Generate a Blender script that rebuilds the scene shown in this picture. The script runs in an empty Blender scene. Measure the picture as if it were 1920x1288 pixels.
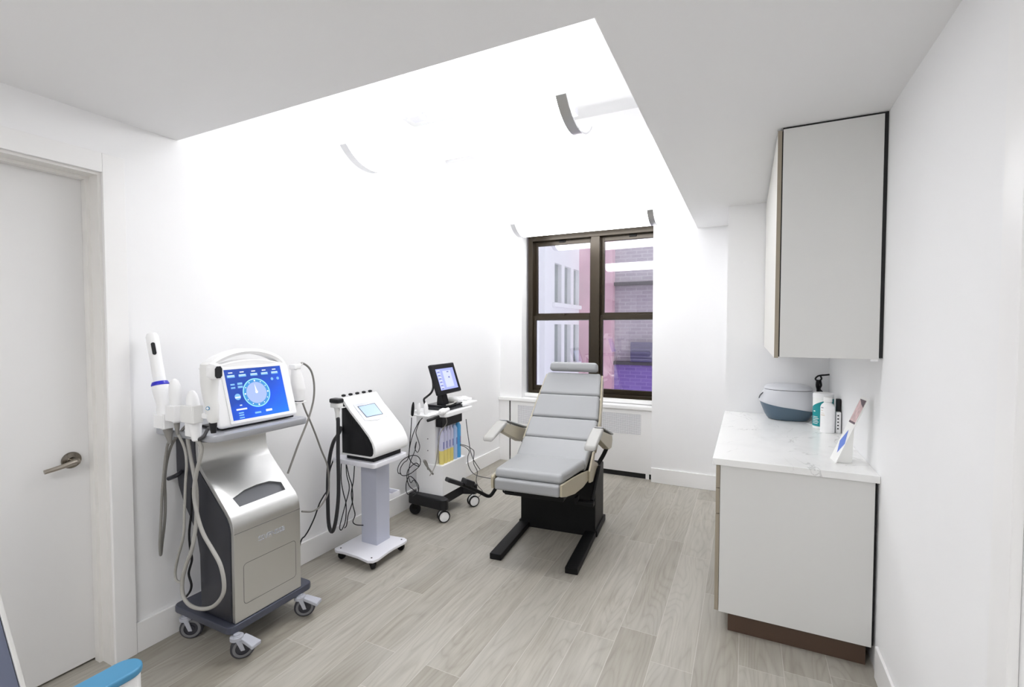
import bpy, bmesh, math, random
from mathutils import Vector, Matrix
PI = math.pi
random.seed(7)
SC = bpy.context.scene
COL = SC.collection

# ------------------------------------------------------------------ materials
def new_mat(name):
    m = bpy.data.materials.new(name); m.use_nodes = True
    nt = m.node_tree; b = nt.nodes['Principled BSDF']
    return m, nt, b

def pm(name, col, rough=.5, metal=0, coat=0, noise=0, nscale=8, spec=None, bump=0, bscale=200):
    """plain principled material with a little procedural variation"""
    m, nt, b = new_mat(name)
    b.inputs['Base Color'].default_value = (*col, 1)
    b.inputs['Roughness'].default_value = rough
    b.inputs['Metallic'].default_value = metal
    if coat: b.inputs['Coat Weight'].default_value = coat
    if spec is not None: b.inputs['Specular IOR Level'].default_value = spec
    tc = nt.nodes.new('ShaderNodeTexCoord')
    if noise:
        n = nt.nodes.new('ShaderNodeTexNoise'); n.inputs['Scale'].default_value = nscale; n.inputs['Detail'].default_value = 3
        nt.links.new(tc.outputs['Object'], n.inputs['Vector'])
        mx = nt.nodes.new('ShaderNodeMix'); mx.data_type = 'RGBA'
        mx.inputs[6].default_value = (*[c*(1-noise) for c in col], 1)
        mx.inputs[7].default_value = (*[min(1, c*(1+noise)) for c in col], 1)
        nt.links.new(n.outputs['Fac'], mx.inputs[0]); nt.links.new(mx.outputs[2], b.inputs['Base Color'])
    if bump:
        n = nt.nodes.new('ShaderNodeTexNoise'); n.inputs['Scale'].default_value = bscale; n.inputs['Detail'].default_value = 2
        nt.links.new(tc.outputs['Object'], n.inputs['Vector'])
        bp = nt.nodes.new('ShaderNodeBump'); bp.inputs['Strength'].default_value = bump; bp.inputs['Distance'].default_value = .002
        nt.links.new(n.outputs['Fac'], bp.inputs['Height']); nt.links.new(bp.outputs['Normal'], b.inputs['Normal'])
    return m

def emis(name, col, strength, base=None):
    m, nt, b = new_mat(name)
    b.inputs['Base Color'].default_value = (*(base or (.02, .02, .02)), 1)
    b.inputs['Roughness'].default_value = .25
    b.inputs['Emission Color'].default_value = (*col, 1)
    b.inputs['Emission Strength'].default_value = strength if strength > 2 else strength*.55
    return m

def math_n(nt, op, a, b=None, c=None):
    n = nt.nodes.new('ShaderNodeMath'); n.operation = op
    for i, v in enumerate((a, b, c)):
        if v is None: continue
        if hasattr(v, 'links'): nt.links.new(v, n.inputs[i])
        else: n.inputs[i].default_value = v
    return n.outputs[0]

def mixc(nt, fac, a, b):
    n = nt.nodes.new('ShaderNodeMix'); n.data_type = 'RGBA'
    for i, v in ((0, fac), (6, a), (7, b)):
        if hasattr(v, 'links'): nt.links.new(v, n.inputs[i])
        elif i == 0: n.inputs[0].default_value = v
        else: n.inputs[i].default_value = (*v, 1)
    return n.outputs[2]

def floor_mat():
    m, nt, b = new_mat('wood_look_tile')
    tc = nt.nodes.new('ShaderNodeTexCoord'); sp = nt.nodes.new('ShaderNodeSeparateXYZ')
    nt.links.new(tc.outputs['Object'], sp.inputs[0])
    X, Y = sp.outputs[0], sp.outputs[1]
    W_, L_ = .19, 1.2
    u = math_n(nt, 'DIVIDE', math_n(nt, 'ADD', X, 1.15 + .19*20), W_)
    row = math_n(nt, 'FLOOR', u); fu = math_n(nt, 'SUBTRACT', u, row)
    wn = nt.nodes.new('ShaderNodeTexWhiteNoise'); wn.noise_dimensions = '1D'; nt.links.new(row, wn.inputs['W'])
    v = math_n(nt, 'ADD', math_n(nt, 'DIVIDE', math_n(nt, 'ADD', Y, 20.0), L_), wn.outputs['Value'])
    colm = math_n(nt, 'FLOOR', v); fv = math_n(nt, 'SUBTRACT', v, colm)
    idv = math_n(nt, 'ADD', math_n(nt, 'MULTIPLY', row, 7.31), math_n(nt, 'MULTIPLY', colm, 3.77))
    w2 = nt.nodes.new('ShaderNodeTexWhiteNoise'); w2.noise_dimensions = '1D'; nt.links.new(idv, w2.inputs['W'])
    # grain coordinates, moved per plank
    cb = nt.nodes.new('ShaderNodeCombineXYZ')
    nt.links.new(math_n(nt, 'ADD', X, math_n(nt, 'MULTIPLY', idv, 1.37)), cb.inputs[0])
    nt.links.new(math_n(nt, 'MULTIPLY', Y, .13), cb.inputs[1]); nt.links.new(idv, cb.inputs[2])
    n1 = nt.nodes.new('ShaderNodeTexNoise'); n1.inputs['Scale'].default_value = 4.5; n1.inputs['Detail'].default_value = 2
    nt.links.new(cb.outputs[0], n1.inputs['Vector'])
    # growth rings : contour lines of the low noise
    rings = math_n(nt, 'ABSOLUTE', math_n(nt, 'SINE', math_n(nt, 'MULTIPLY', n1.outputs['Fac'], 75.0)))
    dark_r = math_n(nt, 'POWER', math_n(nt, 'SUBTRACT', 1.0, rings), 2.2)
    rings = math_n(nt, 'POWER', rings, .7)
    n2 = nt.nodes.new('ShaderNodeTexNoise'); n2.inputs['Scale'].default_value = 38; n2.inputs['Detail'].default_value = 5; n2.inputs['Roughness'].default_value = .65
    cb2 = nt.nodes.new('ShaderNodeCombineXYZ')
    nt.links.new(X, cb2.inputs[0]); nt.links.new(math_n(nt, 'MULTIPLY', Y, .06), cb2.inputs[1]); nt.links.new(idv, cb2.inputs[2])
    nt.links.new(cb2.outputs[0], n2.inputs['Vector'])
    n3 = nt.nodes.new('ShaderNodeTexNoise'); n3.inputs['Scale'].default_value = 2.2; n3.inputs['Detail'].default_value = 2
    cb3 = nt.nodes.new('ShaderNodeCombineXYZ')
    nt.links.new(X, cb3.inputs[0]); nt.links.new(math_n(nt, 'MULTIPLY', Y, .4), cb3.inputs[1]); nt.links.new(idv, cb3.inputs[2])
    nt.links.new(cb3.outputs[0], n3.inputs['Vector'])
    base = mixc(nt, w2.outputs['Value'], (.29, .268, .222), (.43, .405, .352))
    gr = nt.nodes.new('ShaderNodeValToRGB'); gr.color_ramp.elements[0].position = .38; gr.color_ramp.elements[1].position = .66
    nt.links.new(n2.outputs['Fac'], gr.inputs[0])
    c = mixc(nt, math_n(nt, 'MULTIPLY', gr.outputs[0], .6), base, (.20, .178, .145))
    c = mixc(nt, math_n(nt, 'MULTIPLY', rings, .2), c, (.49, .465, .41))
    blot = nt.nodes.new('ShaderNodeValToRGB'); blot.color_ramp.elements[0].position = .45; blot.color_ramp.elements[1].position = .7
    nt.links.new(n3.outputs['Fac'], blot.inputs[0])
    msk = nt.nodes.new('ShaderNodeValToRGB'); msk.color_ramp.elements[0].position = .42; msk.color_ramp.elements[1].position = .62
    nt.links.new(n3.outputs['Fac'], msk.inputs[0])
    c = mixc(nt, math_n(nt, 'MULTIPLY', math_n(nt, 'MULTIPLY', dark_r, msk.outputs[0]), .34), c, (.19, .165, .13))
    c = mixc(nt, math_n(nt, 'MULTIPLY', blot.outputs[0], .5), c, (.47, .455, .415))
    # grout
    eu = math_n(nt, 'MULTIPLY', math_n(nt, 'MINIMUM', fu, math_n(nt, 'SUBTRACT', 1.0, fu)), W_)
    ev = math_n(nt, 'MULTIPLY', math_n(nt, 'MINIMUM', fv, math_n(nt, 'SUBTRACT', 1.0, fv)), L_)
    g = math_n(nt, 'LESS_THAN', math_n(nt, 'MINIMUM', eu, ev), .0013)
    c = mixc(nt, math_n(nt, 'MULTIPLY', g, .75), c, (.56, .54, .50))
    nt.links.new(c, b.inputs['Base Color'])
    b.inputs['Roughness'].default_value = .42
    bp = nt.nodes.new('ShaderNodeBump'); bp.inputs['Strength'].default_value = .12; bp.inputs['Distance'].default_value = .002
    nt.links.new(math_n(nt, 'SUBTRACT', n2.outputs['Fac'], g), bp.inputs['Height']); nt.links.new(bp.outputs['Normal'], b.inputs['Normal'])
    return m

def marble_mat():
    m, nt, b = new_mat('white_marble')
    tc = nt.nodes.new('ShaderNodeTexCoord')
    def vein(scale, dist, width, seed):
        mp = nt.nodes.new('ShaderNodeMapping'); mp.inputs['Location'].default_value = (seed, seed*.7, 0); mp.inputs['Rotation'].default_value = (0, 0, .9)
        mp.inputs['Scale'].default_value = (1, .55, 1)
        nt.links.new(tc.outputs['Object'], mp.inputs[0])
        n = nt.nodes.new('ShaderNodeTexNoise'); n.inputs['Scale'].default_value = scale; n.inputs['Detail'].default_value = 6; n.inputs['Distortion'].default_value = dist
        nt.links.new(mp.outputs[0], n.inputs['Vector'])
        d = math_n(nt, 'ABSOLUTE', math_n(nt, 'SUBTRACT', n.outputs['Fac'], .5))
        r = nt.nodes.new('ShaderNodeMapRange'); r.inputs[1].default_value = 0; r.inputs[2].default_value = width; r.inputs[3].default_value = 1; r.inputs[4].default_value = 0
        nt.links.new(d, r.inputs[0]); return r.outputs[0]
    msk = nt.nodes.new('ShaderNodeTexNoise'); msk.inputs['Scale'].default_value = 5; nt.links.new(tc.outputs['Object'], msk.inputs['Vector'])
    mk = nt.nodes.new('ShaderNodeMapRange'); mk.inputs[1].default_value = .48; mk.inputs[2].default_value = .62; nt.links.new(msk.outputs['Fac'], mk.inputs[0])
    c = mixc(nt, math_n(nt, 'MULTIPLY', vein(2.0, .6, .06, 3.1), .16), (.86, .86, .85), (.62, .62, .62))
    c = mixc(nt, math_n(nt, 'MULTIPLY', math_n(nt, 'MULTIPLY', vein(4.2, 1.3, .012, 1.4), mk.outputs[0]), .62), c, (.42, .42, .42))
    nt.links.new(c, b.inputs['Base Color']); b.inputs['Roughness'].default_value = .22
    return m

def grille_mat():
    m, nt, b = new_mat('perforated_white_metal')
    tc = nt.nodes.new('ShaderNodeTexCoord'); sp = nt.nodes.new('ShaderNodeSeparateXYZ'); nt.links.new(tc.outputs['Object'], sp.inputs[0])
    def cell(o):
        d = math_n(nt, 'DIVIDE', math_n(nt, 'ADD', o, 10.0), .0135)
        return math_n(nt, 'GREATER_THAN', math_n(nt, 'FRACT', d), .42)
    h = math_n(nt, 'MULTIPLY', cell(sp.outputs[0]), cell(sp.outputs[2]))
    nt.links.new(mixc(nt, h, (.84, .84, .86), (.30, .30, .33)), b.inputs['Base Color'])
    b.inputs['Roughness'].default_value = .5
    return m

def brick_mat(name, c1, c2, mortar, sc=1.0):
    m, nt, b = new_mat(name)
    tc = nt.nodes.new('ShaderNodeTexCoord'); mp = nt.nodes.new('ShaderNodeMapping'); mp.inputs['Rotation'].default_value = (PI/2, 0, 0)
    nt.links.new(tc.outputs['Object'], mp.inputs[0])
    br = nt.nodes.new('ShaderNodeTexBrick'); nt.links.new(mp.outputs[0], br.inputs['Vector'])
    br.inputs['Color1'].default_value = (*c1, 1); br.inputs['Color2'].default_value = (*c2, 1); br.inputs['Mortar'].default_value = (*mortar, 1)
    br.inputs['Scale'].default_value = sc; br.inputs['Brick Width'].default_value = .22; br.inputs['Row Height'].default_value = .075; br.inputs['Mortar Size'].default_value = .008
    n = nt.nodes.new('ShaderNodeTexNoise'); n.inputs['Scale'].default_value = 2.5; n.inputs['Detail'].default_value = 5; nt.links.new(tc.outputs['Object'], n.inputs['Vector'])
    nt.links.new(mixc(nt, math_n(nt, 'MULTIPLY', n.outputs['Fac'], .5), br.outputs['Color'], mortar), b.inputs['Base Color'])
    b.inputs['Roughness'].default_value = .85
    return m

def pane_mat():
    m = bpy.data.materials.new('window_glass'); m.use_nodes = True
    nt = m.node_tree; nt.nodes.clear()
    o = nt.nodes.new('ShaderNodeOutputMaterial'); mx = nt.nodes.new('ShaderNodeMixShader')
    t = nt.nodes.new('ShaderNodeBsdfTransparent'); t.inputs[0].default_value = (.95, .96, .96, 1)
    g = nt.nodes.new('ShaderNodeBsdfGlossy'); g.inputs['Roughness'].default_value = .0
    fr = nt.nodes.new('ShaderNodeFresnel'); fr.inputs['IOR'].default_value = 2.0
    n = nt.nodes.new('ShaderNodeTexNoise'); n.inputs['Scale'].default_value = 1.5
    bp = nt.nodes.new('ShaderNodeBump'); bp.inputs['Strength'].default_value = .01; nt.links.new(n.outputs['Fac'], bp.inputs['Height']); nt.links.new(bp.outputs['Normal'], g.inputs['Normal'])
    nt.links.new(fr.outputs[0], mx.inputs[0]); nt.links.new(t.outputs[0], mx.inputs[1]); nt.links.new(g.outputs[0], mx.inputs[2]); nt.links.new(mx.outputs[0], o.inputs[0])
    return m

def brushed(name, col, rough=.3, aniso_axis=(1, 30, 1)):
    m, nt, b = new_mat(name)
    tc = nt.nodes.new('ShaderNodeTexCoord'); mp = nt.nodes.new('ShaderNodeMapping'); mp.inputs['Scale'].default_value = aniso_axis
    nt.links.new(tc.outputs['Object'], mp.inputs[0])
    n = nt.nodes.new('ShaderNodeTexNoise'); n.inputs['Scale'].default_value = 20; nt.links.new(mp.outputs[0], n.inputs['Vector'])
    r = nt.nodes.new('ShaderNodeMapRange'); r.inputs[3].default_value = rough-.04; r.inputs[4].default_value = rough+.06
    nt.links.new(n.outputs['Fac'], r.inputs[0]); nt.links.new(r.outputs[0], b.inputs['Roughness'])
    b.inputs['Base Color'].default_value = (*col, 1); b.inputs['Metallic'].default_value = 1
    return m

M = dict(
    wall=pm('white_wall_paint', (.86, .86, .865), .6, noise=.008, nscale=3, bump=.05, bscale=150),
    ceil=pm('white_ceiling_paint', (.84, .84, .845), .7, noise=.008, nscale=2),
    trim=pm('white_trim_gloss', (.86, .855, .85), .35, noise=.006),
    door=pm('white_door_paint', (.74, .735, .73), .4, noise=.01, nscale=2),
    jamb=pm('cream_jamb_paint', (.78, .765, .74), .4, noise=.01),
    floor=floor_mat(), marble=marble_mat(), grille=grille_mat(), glass=pane_mat(),
    bronze=pm('dark_bronze_frame', (.030, .021, .011), .32, metal=.35, noise=.15),
    nickel=brushed('brushed_nickel', (.42, .38, .33), .3),
    dnickel=brushed('dark_nickel', (.2, .18, .15), .25),
    cab=pm('light_grey_laminate', (.70, .70, .685), .45, noise=.01, nscale=2),
    cabd=pm('cream_laminate', (.74, .73, .69), .4, noise=.01, nscale=2),
    taupe=pm('taupe_edge_band', (.33, .285, .22), .5, noise=.03),
    kick=pm('brown_toe_kick', (.085, .05, .033), .5, noise=.06),
    gap=pm('shadow_gap_black', (.012, .012, .013), .7),
    leather=pm('grey_vinyl', (.32, .327, .335), .42, noise=.03, nscale=5, bump=.06, bscale=350),
    arml=pm('light_grey_vinyl', (.37, .365, .35), .42, noise=.02, bump=.05, bscale=350),
    beige=pm('beige_metal', (.43, .385, .285), .35, noise=.03),
    blackm=pm('black_powder_coat', (.006, .006, .0065), .5, noise=.1, spec=.2),
    blackp=pm('black_plastic', (.009, .009, .011), .4, noise=.1, spec=.3),
    blackg=pm('black_gloss', (.01, .011, .014), .12),
    hosem=pm('black_rubber_hose', (.022, .022, .026), .5, noise=.1),
    whitep=pm('white_plastic', (.86, .86, .865), .32, noise=.006),
    offw=pm('off_white_plastic', (.78, .78, .77), .38, noise=.01),
    whitem=pm('white_powder_coat', (.78, .78, .83), .42, noise=.008),
    lilac=pm('lilac_grey_steel', (.52, .54, .64), .4, noise=.02),
    silver=brushed('silver_painted_metal', (.62, .62, .61), .32),
    silverd=pm('silver_grey_plastic', (.42, .43, .46), .3, metal=.5, noise=.03),
    char=pm('charcoal_gloss_plastic', (.022, .023, .032), .3, noise=.05),
    slotm=pm('dark_grey_recess', (.13, .135, .15), .4),
    plate=pm('blue_grey_plate', (.085, .092, .125), .3, metal=.4, noise=.05),
    cgrey=pm('grey_cable', (.24, .23, .215), .5, noise=.03),
    cdark=pm('dark_grey_cable', (.06, .06, .065), .5, noise=.03),
    cpale=pm('pale_grey_cable', (.38, .37, .345), .5, noise=.03),
    pedal=pm('grey_brake_plastic', (.42, .43, .48), .4, noise=.02),
    tyre=pm('grey_tyre', (.17, .17, .18), .6), wheelc=pm('dark_wheel', (.035, .035, .045), .4),
    bluering=pm('blue_ring', (.02, .02, .5), .3),
    scrblue=None, lamp=emis('lamp_diffuser', (.985, .99, 1), 5.0, (.8, .8, .8)),
    alu=brushed('lamp_aluminium', (.62, .62, .63), .35),
    wire=pm('lamp_cable_white', (.8, .8, .8), .5),
    slate=pm('slate_blue_plastic', (.075, .12, .165), .35, noise=.03),
    warmer=pm('pale_grey_plastic', (.56, .57, .6), .32, noise=.01),
    teal=pm('teal_print', (.0, .25, .27), .4), paper=pm('white_card', (.84, .84, .82), .5, noise=.006),
    blueprint=pm('blue_print', (.12, .21, .62), .5), pinkprint=pm('pink_photo_print', (.68, .50, .50), .5, noise=.45, nscale=40), darkprint=pm('dark_print', (.12, .08, .1), .5),
    tanprint=pm('tan_print', (.62, .5, .36), .5), greyprint=pm('grey_print', (.35, .36, .4), .5),
    binblue=pm('sky_blue_plastic', (.075, .29, .50), .35, noise=.02),
    bluegrey=pm('blue_grey_panel', (.15, .17, .25), .45, noise=.03),
    facade=pm('pale_render', (.78, .76, .8), .8, noise=.05, nscale=4), facwin=pm('court_window_glass', (.20, .225, .23), .2, noise=.35, nscale=2),
    pink=pm('pink_render', (.60, .34, .42), .85, noise=.14, nscale=3), brick=brick_mat('purple_grey_brick', (.25, .19, .25), (.33, .26, .32), (.40, .34, .40)),
    violet=brick_mat('violet_brick', (.16, .09, .33), (.22, .13, .42), (.27, .18, .45)), ledge=pm('dark_ledge', (.08, .065, .08), .7), vent=pm('dark_violet_metal', (.07, .05, .15), .5),
    yellowl=pm('yellow_liquid', (.80, .68, .22), .2), clearb=pm('pale_lilac_bottle', (.62, .62, .80), .2), blueb=pm('sky_blue_bottle', (.10, .42, .80), .2), bluel=pm('pale_blue_bottle', (.42, .58, .86), .2), capd=pm('blue_label', (.14, .16, .42), .4),
)
def screen_mat():
    m, nt, b = new_mat('blue_touchscreen')
    tc = nt.nodes.new('ShaderNodeTexCoord'); sp = nt.nodes.new('ShaderNodeSeparateXYZ'); nt.links.new(tc.outputs['Generated'], sp.inputs[0])
    n = nt.nodes.new('ShaderNodeTexNoise'); n.inputs['Scale'].default_value = 2.2; nt.links.new(tc.outputs['Generated'], n.inputs['Vector'])
    f = math_n(nt, 'SUBTRACT', math_n(nt, 'MULTIPLY', sp.outputs[1], .8), math_n(nt, 'MULTIPLY', sp.outputs[2], .9))
    f = math_n(nt, 'ADD', f, math_n(nt, 'MULTIPLY', n.outputs['Fac'], .5))
    r = nt.nodes.new('ShaderNodeValToRGB'); r.color_ramp.elements[0].color = (.0, .055, .42, 1); r.color_ramp.elements[1].color = (.0, .2, .88, 1)
    e = r.color_ramp.elements.new(.45); e.color = (0, .10, .82, 1)
    nt.links.new(f, r.inputs[0]); nt.links.new(r.outputs[0], b.inputs['Emission Color'])
    b.inputs['Emission Strength'].default_value = .5; b.inputs['Base Color'].default_value = (.01, .01, .02, 1); b.inputs['Roughness'].default_value = .3
    return m
M['scrblue'] = screen_mat()
M['ui_cyan'] = emis('screen_cyan', (.32, .80, 1.0), .95); M['ui_white'] = emis('screen_white', (.85, .93, 1), .95)
M['ui_light'] = emis('screen_light_blue', (.24, .56, .95), .85); M['ui_face'] = emis('screen_dial_face', (.40, .52, .92), .9); M['ui_ring'] = emis('screen_ring_blue', (.05, .32, .75), .85)
M['lcd'] = emis('pale_lcd', (.46, .64, 1.0), .9); M['lcd2'] = emis('lilac_lcd', (.42, .47, .95), .9); M['lcd2d'] = emis('lcd_dark_icons', (.13, .14, .5), .8); M['lcd2l'] = emis('lcd_light', (.68, .73, 1), .9)

# ------------------------------------------------------------------ mesh builder
class MB:
    def __init__(s): s.v = []; s.f = []; s.mi = []; s.m = 0
    def use(s, i): s.m = i; return s
    def add(s, verts, faces):
        o = len(s.v); s.v += [tuple(v) for v in verts]
        for f in faces: s.f.append(tuple(o+i for i in f)); s.mi.append(s.m)
        return s
    def take(s, bm, mat=None):
        if mat is not None: bmesh.ops.transform(bm, matrix=mat, verts=bm.verts)
        bm.verts.index_update()
        s.add([v.co[:] for v in bm.verts], [[v.index for v in f.verts] for f in bm.faces]); bm.free(); return s
    def hexa(s, c, bev=0, seg=3, mat=None):
        """c: 8 corners, first four the bottom loop, last four the top loop"""
        bm = bmesh.new(); vs = [bm.verts.new(p) for p in c]
        for f in ((3, 2, 1, 0), (4, 5, 6, 7), (0, 1, 5, 4), (1, 2, 6, 5), (2, 3, 7, 6), (3, 0, 4, 7)): bm.faces.new([vs[i] for i in f])
        bmesh.ops.recalc_face_normals(bm, faces=bm.faces)
        if bev: bmesh.ops.bevel(bm, geom=bm.edges[:], offset=bev, segments=seg, affect='EDGES', profile=.5, clamp_overlap=True)
        return s.take(bm, mat)
    def box(s, x0, x1, y0, y1, z0, z1, bev=0, seg=2, mat=None):
        return s.hexa([(x0, y0, z0), (x1, y0, z0), (x1, y1, z0), (x0, y1, z0), (x0, y0, z1), (x1, y0, z1), (x1, y1, z1), (x0, y1, z1)], bev, seg, mat)
    def prism(s, pts, plane, a, b, bev=0, seg=2, taper=None, mat=None):
        """extrude polygon; plane 'xz' along y, 'yz' along x, 'xy' along z"""
        g = {'xz': lambda p, t: (p[0], t, p[1]), 'yz': lambda p, t: (t, p[0], p[1]), 'xy': lambda p, t: (p[0], p[1], t)}[plane]
        bm = bmesh.new(); n = len(pts)
        A = [bm.verts.new(g(p, a)) for p in pts]; B = [bm.verts.new(g(p, b)) for p in pts]
        bm.faces.new(A[::-1]); bm.faces.new(B)
        for i in range(n): bm.faces.new((A[i], A[(i+1) % n], B[(i+1) % n], B[i]))
        bmesh.ops.recalc_face_normals(bm, faces=bm.faces)
        if bev:
            ed = [e for e in bm.edges if e.calc_face_angle(0) > .5]
            bmesh.ops.bevel(bm, geom=ed, offset=bev, segments=seg, affect='EDGES', profile=.5, clamp_overlap=True)
        return s.take(bm, mat)
    def loft(s, rings, cap=True, close=False):
        n = len(rings[0]); vs = [p for r in rings for p in r]; fs = []
        R_ = len(rings)
        for i in range(R_ if close else R_-1):
            j = (i+1) % R_
            for k in range(n): fs.append((i*n+k, i*n+(k+1) % n, j*n+(k+1) % n, j*n+k))
        if cap and not close: fs.append(tuple(range(n))[::-1]); fs.append(tuple((R_-1)*n+k for k in range(n)))
        bm = bmesh.new(); V = [bm.verts.new(p) for p in vs]
        for f in fs:
            try: bm.faces.new([V[i] for i in f])
            except ValueError: pass
        bmesh.ops.recalc_face_normals(bm, faces=bm.faces)
        return s.take(bm)
    def lathe(s, prof, o, d=(0, 0, 1), n=24, sx=1, sy=1, x=None, cap=True):
        """prof: (radius, distance along d) from o"""
        d = Vector(d).normalized(); o = Vector(o)
        a = Vector(x).normalized() if x else (Vector((1, 0, 0)) if abs(d.x) < .9 else Vector((0, 1, 0)))
        a = (a - d*a.dot(d)).normalized(); b = d.cross(a)
        return s.loft([[tuple(o + d*t + (a*math.cos(2*PI*k/n)*sx + b*math.sin(2*PI*k/n)*sy)*max(r, 1e-4)) for k in range(n)] for r, t in prof], cap)
    def tube(s, pts, r, n=8, sub=5):
        P_ = [Vector(p) for p in pts]
        if sub > 1 and len(P_) > 2:
            Q = []
            for i in range(len(P_)-1):
                p0 = P_[max(i-1, 0)]; p1 = P_[i]; p2 = P_[i+1]; p3 = P_[min(i+2, len(P_)-1)]
                for k in range(sub):
                    t = k/sub
                    Q.append(.5*((2*p1) + (p2-p0)*t + (2*p0-5*p1+4*p2-p3)*t*t + (3*p1-p0-3*p2+p3)*t**3))
            Q.append(P_[-1]); P_ = Q
        rr = (lambda t: r) if not callable(r) else r
        T = [(P_[min(i+1, len(P_)-1)]-P_[max(i-1, 0)]).normalized() for i in range(len(P_))]
        a = T[0].orthogonal().normalized(); rings = []
        for i, p in enumerate(P_):
            a = (a - T[i]*a.dot(T[i])).normalized(); b = T[i].cross(a); q = rr(i/(len(P_)-1))
            rings.append([tuple(p + (a*math.cos(2*PI*k/n)+b*math.sin(2*PI*k/n))*q) for k in range(n)])
        return s.loft(rings)
    def cyl(s, p, q, r, n=16, r2=None):
        p = Vector(p); q = Vector(q); L_ = (q-p).length
        return s.lathe([(r, 0), (r if r2 is None else r2, L_)], p, q-p, n)
    def quad(s, a, b, c, d): return s.add([a, b, c, d], [(0, 1, 2, 3)])

ORG = {}
def build(name, mb, mats, parent=None, local=False, ang=38, **kw):
    """one mesh object; verts are world coordinates unless local"""
    if not isinstance(mats, (list, tuple)): mats = [mats]
    off = Vector((0, 0, 0)) if (parent is None or local) else ORG.get(parent.name, Vector((0, 0, 0)))
    me = bpy.data.meshes.new(name)
    me.from_pydata([tuple(Vector(v)-off) for v in mb.v], [], mb.f)
    for m in mats: me.materials.append(m)
    me.polygons.foreach_set('material_index', mb.mi); me.polygons.foreach_set('use_smooth', [True]*len(mb.f)); me.update()
    bm = bmesh.new(); bm.from_mesh(me)
    for e in bm.edges:
        e.smooth = not (len(e.link_faces) != 2 or e.calc_face_angle(0) > math.radians(ang))
    bm.to_mesh(me); bm.free()
    o = bpy.data.objects.new(name, me); COL.objects.link(o)
    if len(mb.f) > 6:
        wn = o.modifiers.new('weighted_normals', 'WEIGHTED_NORMAL'); wn.mode = 'FACE_AREA'; wn.weight = 50; wn.keep_sharp = True
    if parent is not None:
        o.parent = parent; ORG[o.name] = off
    for k, v in kw.items(): o[k] = v
    return o
def thing(name, loc, label, cat, group=None, rz=0):
    o = bpy.data.objects.new(name, None); COL.objects.link(o); o.location = loc; o.rotation_euler = (0, 0, rz)
    o['label'] = label; o['category'] = cat; o.empty_display_size = .1
    if group: o['group'] = group
    ORG[o.name] = Vector(loc); return o
def single(name, mb, mats, label, cat, group=None, **kw):
    """a thing that is one mesh; its origin is moved to its base"""
    xs = [v[0] for v in mb.v]; ys = [v[1] for v in mb.v]; zs = [v[2] for v in mb.v]
    c = Vector(((min(xs)+max(xs))/2, (min(ys)+max(ys))/2, min(zs)))
    mb.v = [tuple(Vector(v)-c) for v in mb.v]
    o = build(name, mb, mats, **kw); o.location = c; ORG[o.name] = c; o['label'] = label; o['category'] = cat
    if group: o['group'] = group
    return o
def struct(name, mb, mats, **kw):
    o = build(name, mb, mats, **kw); o['kind'] = 'structure'; return o

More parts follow.
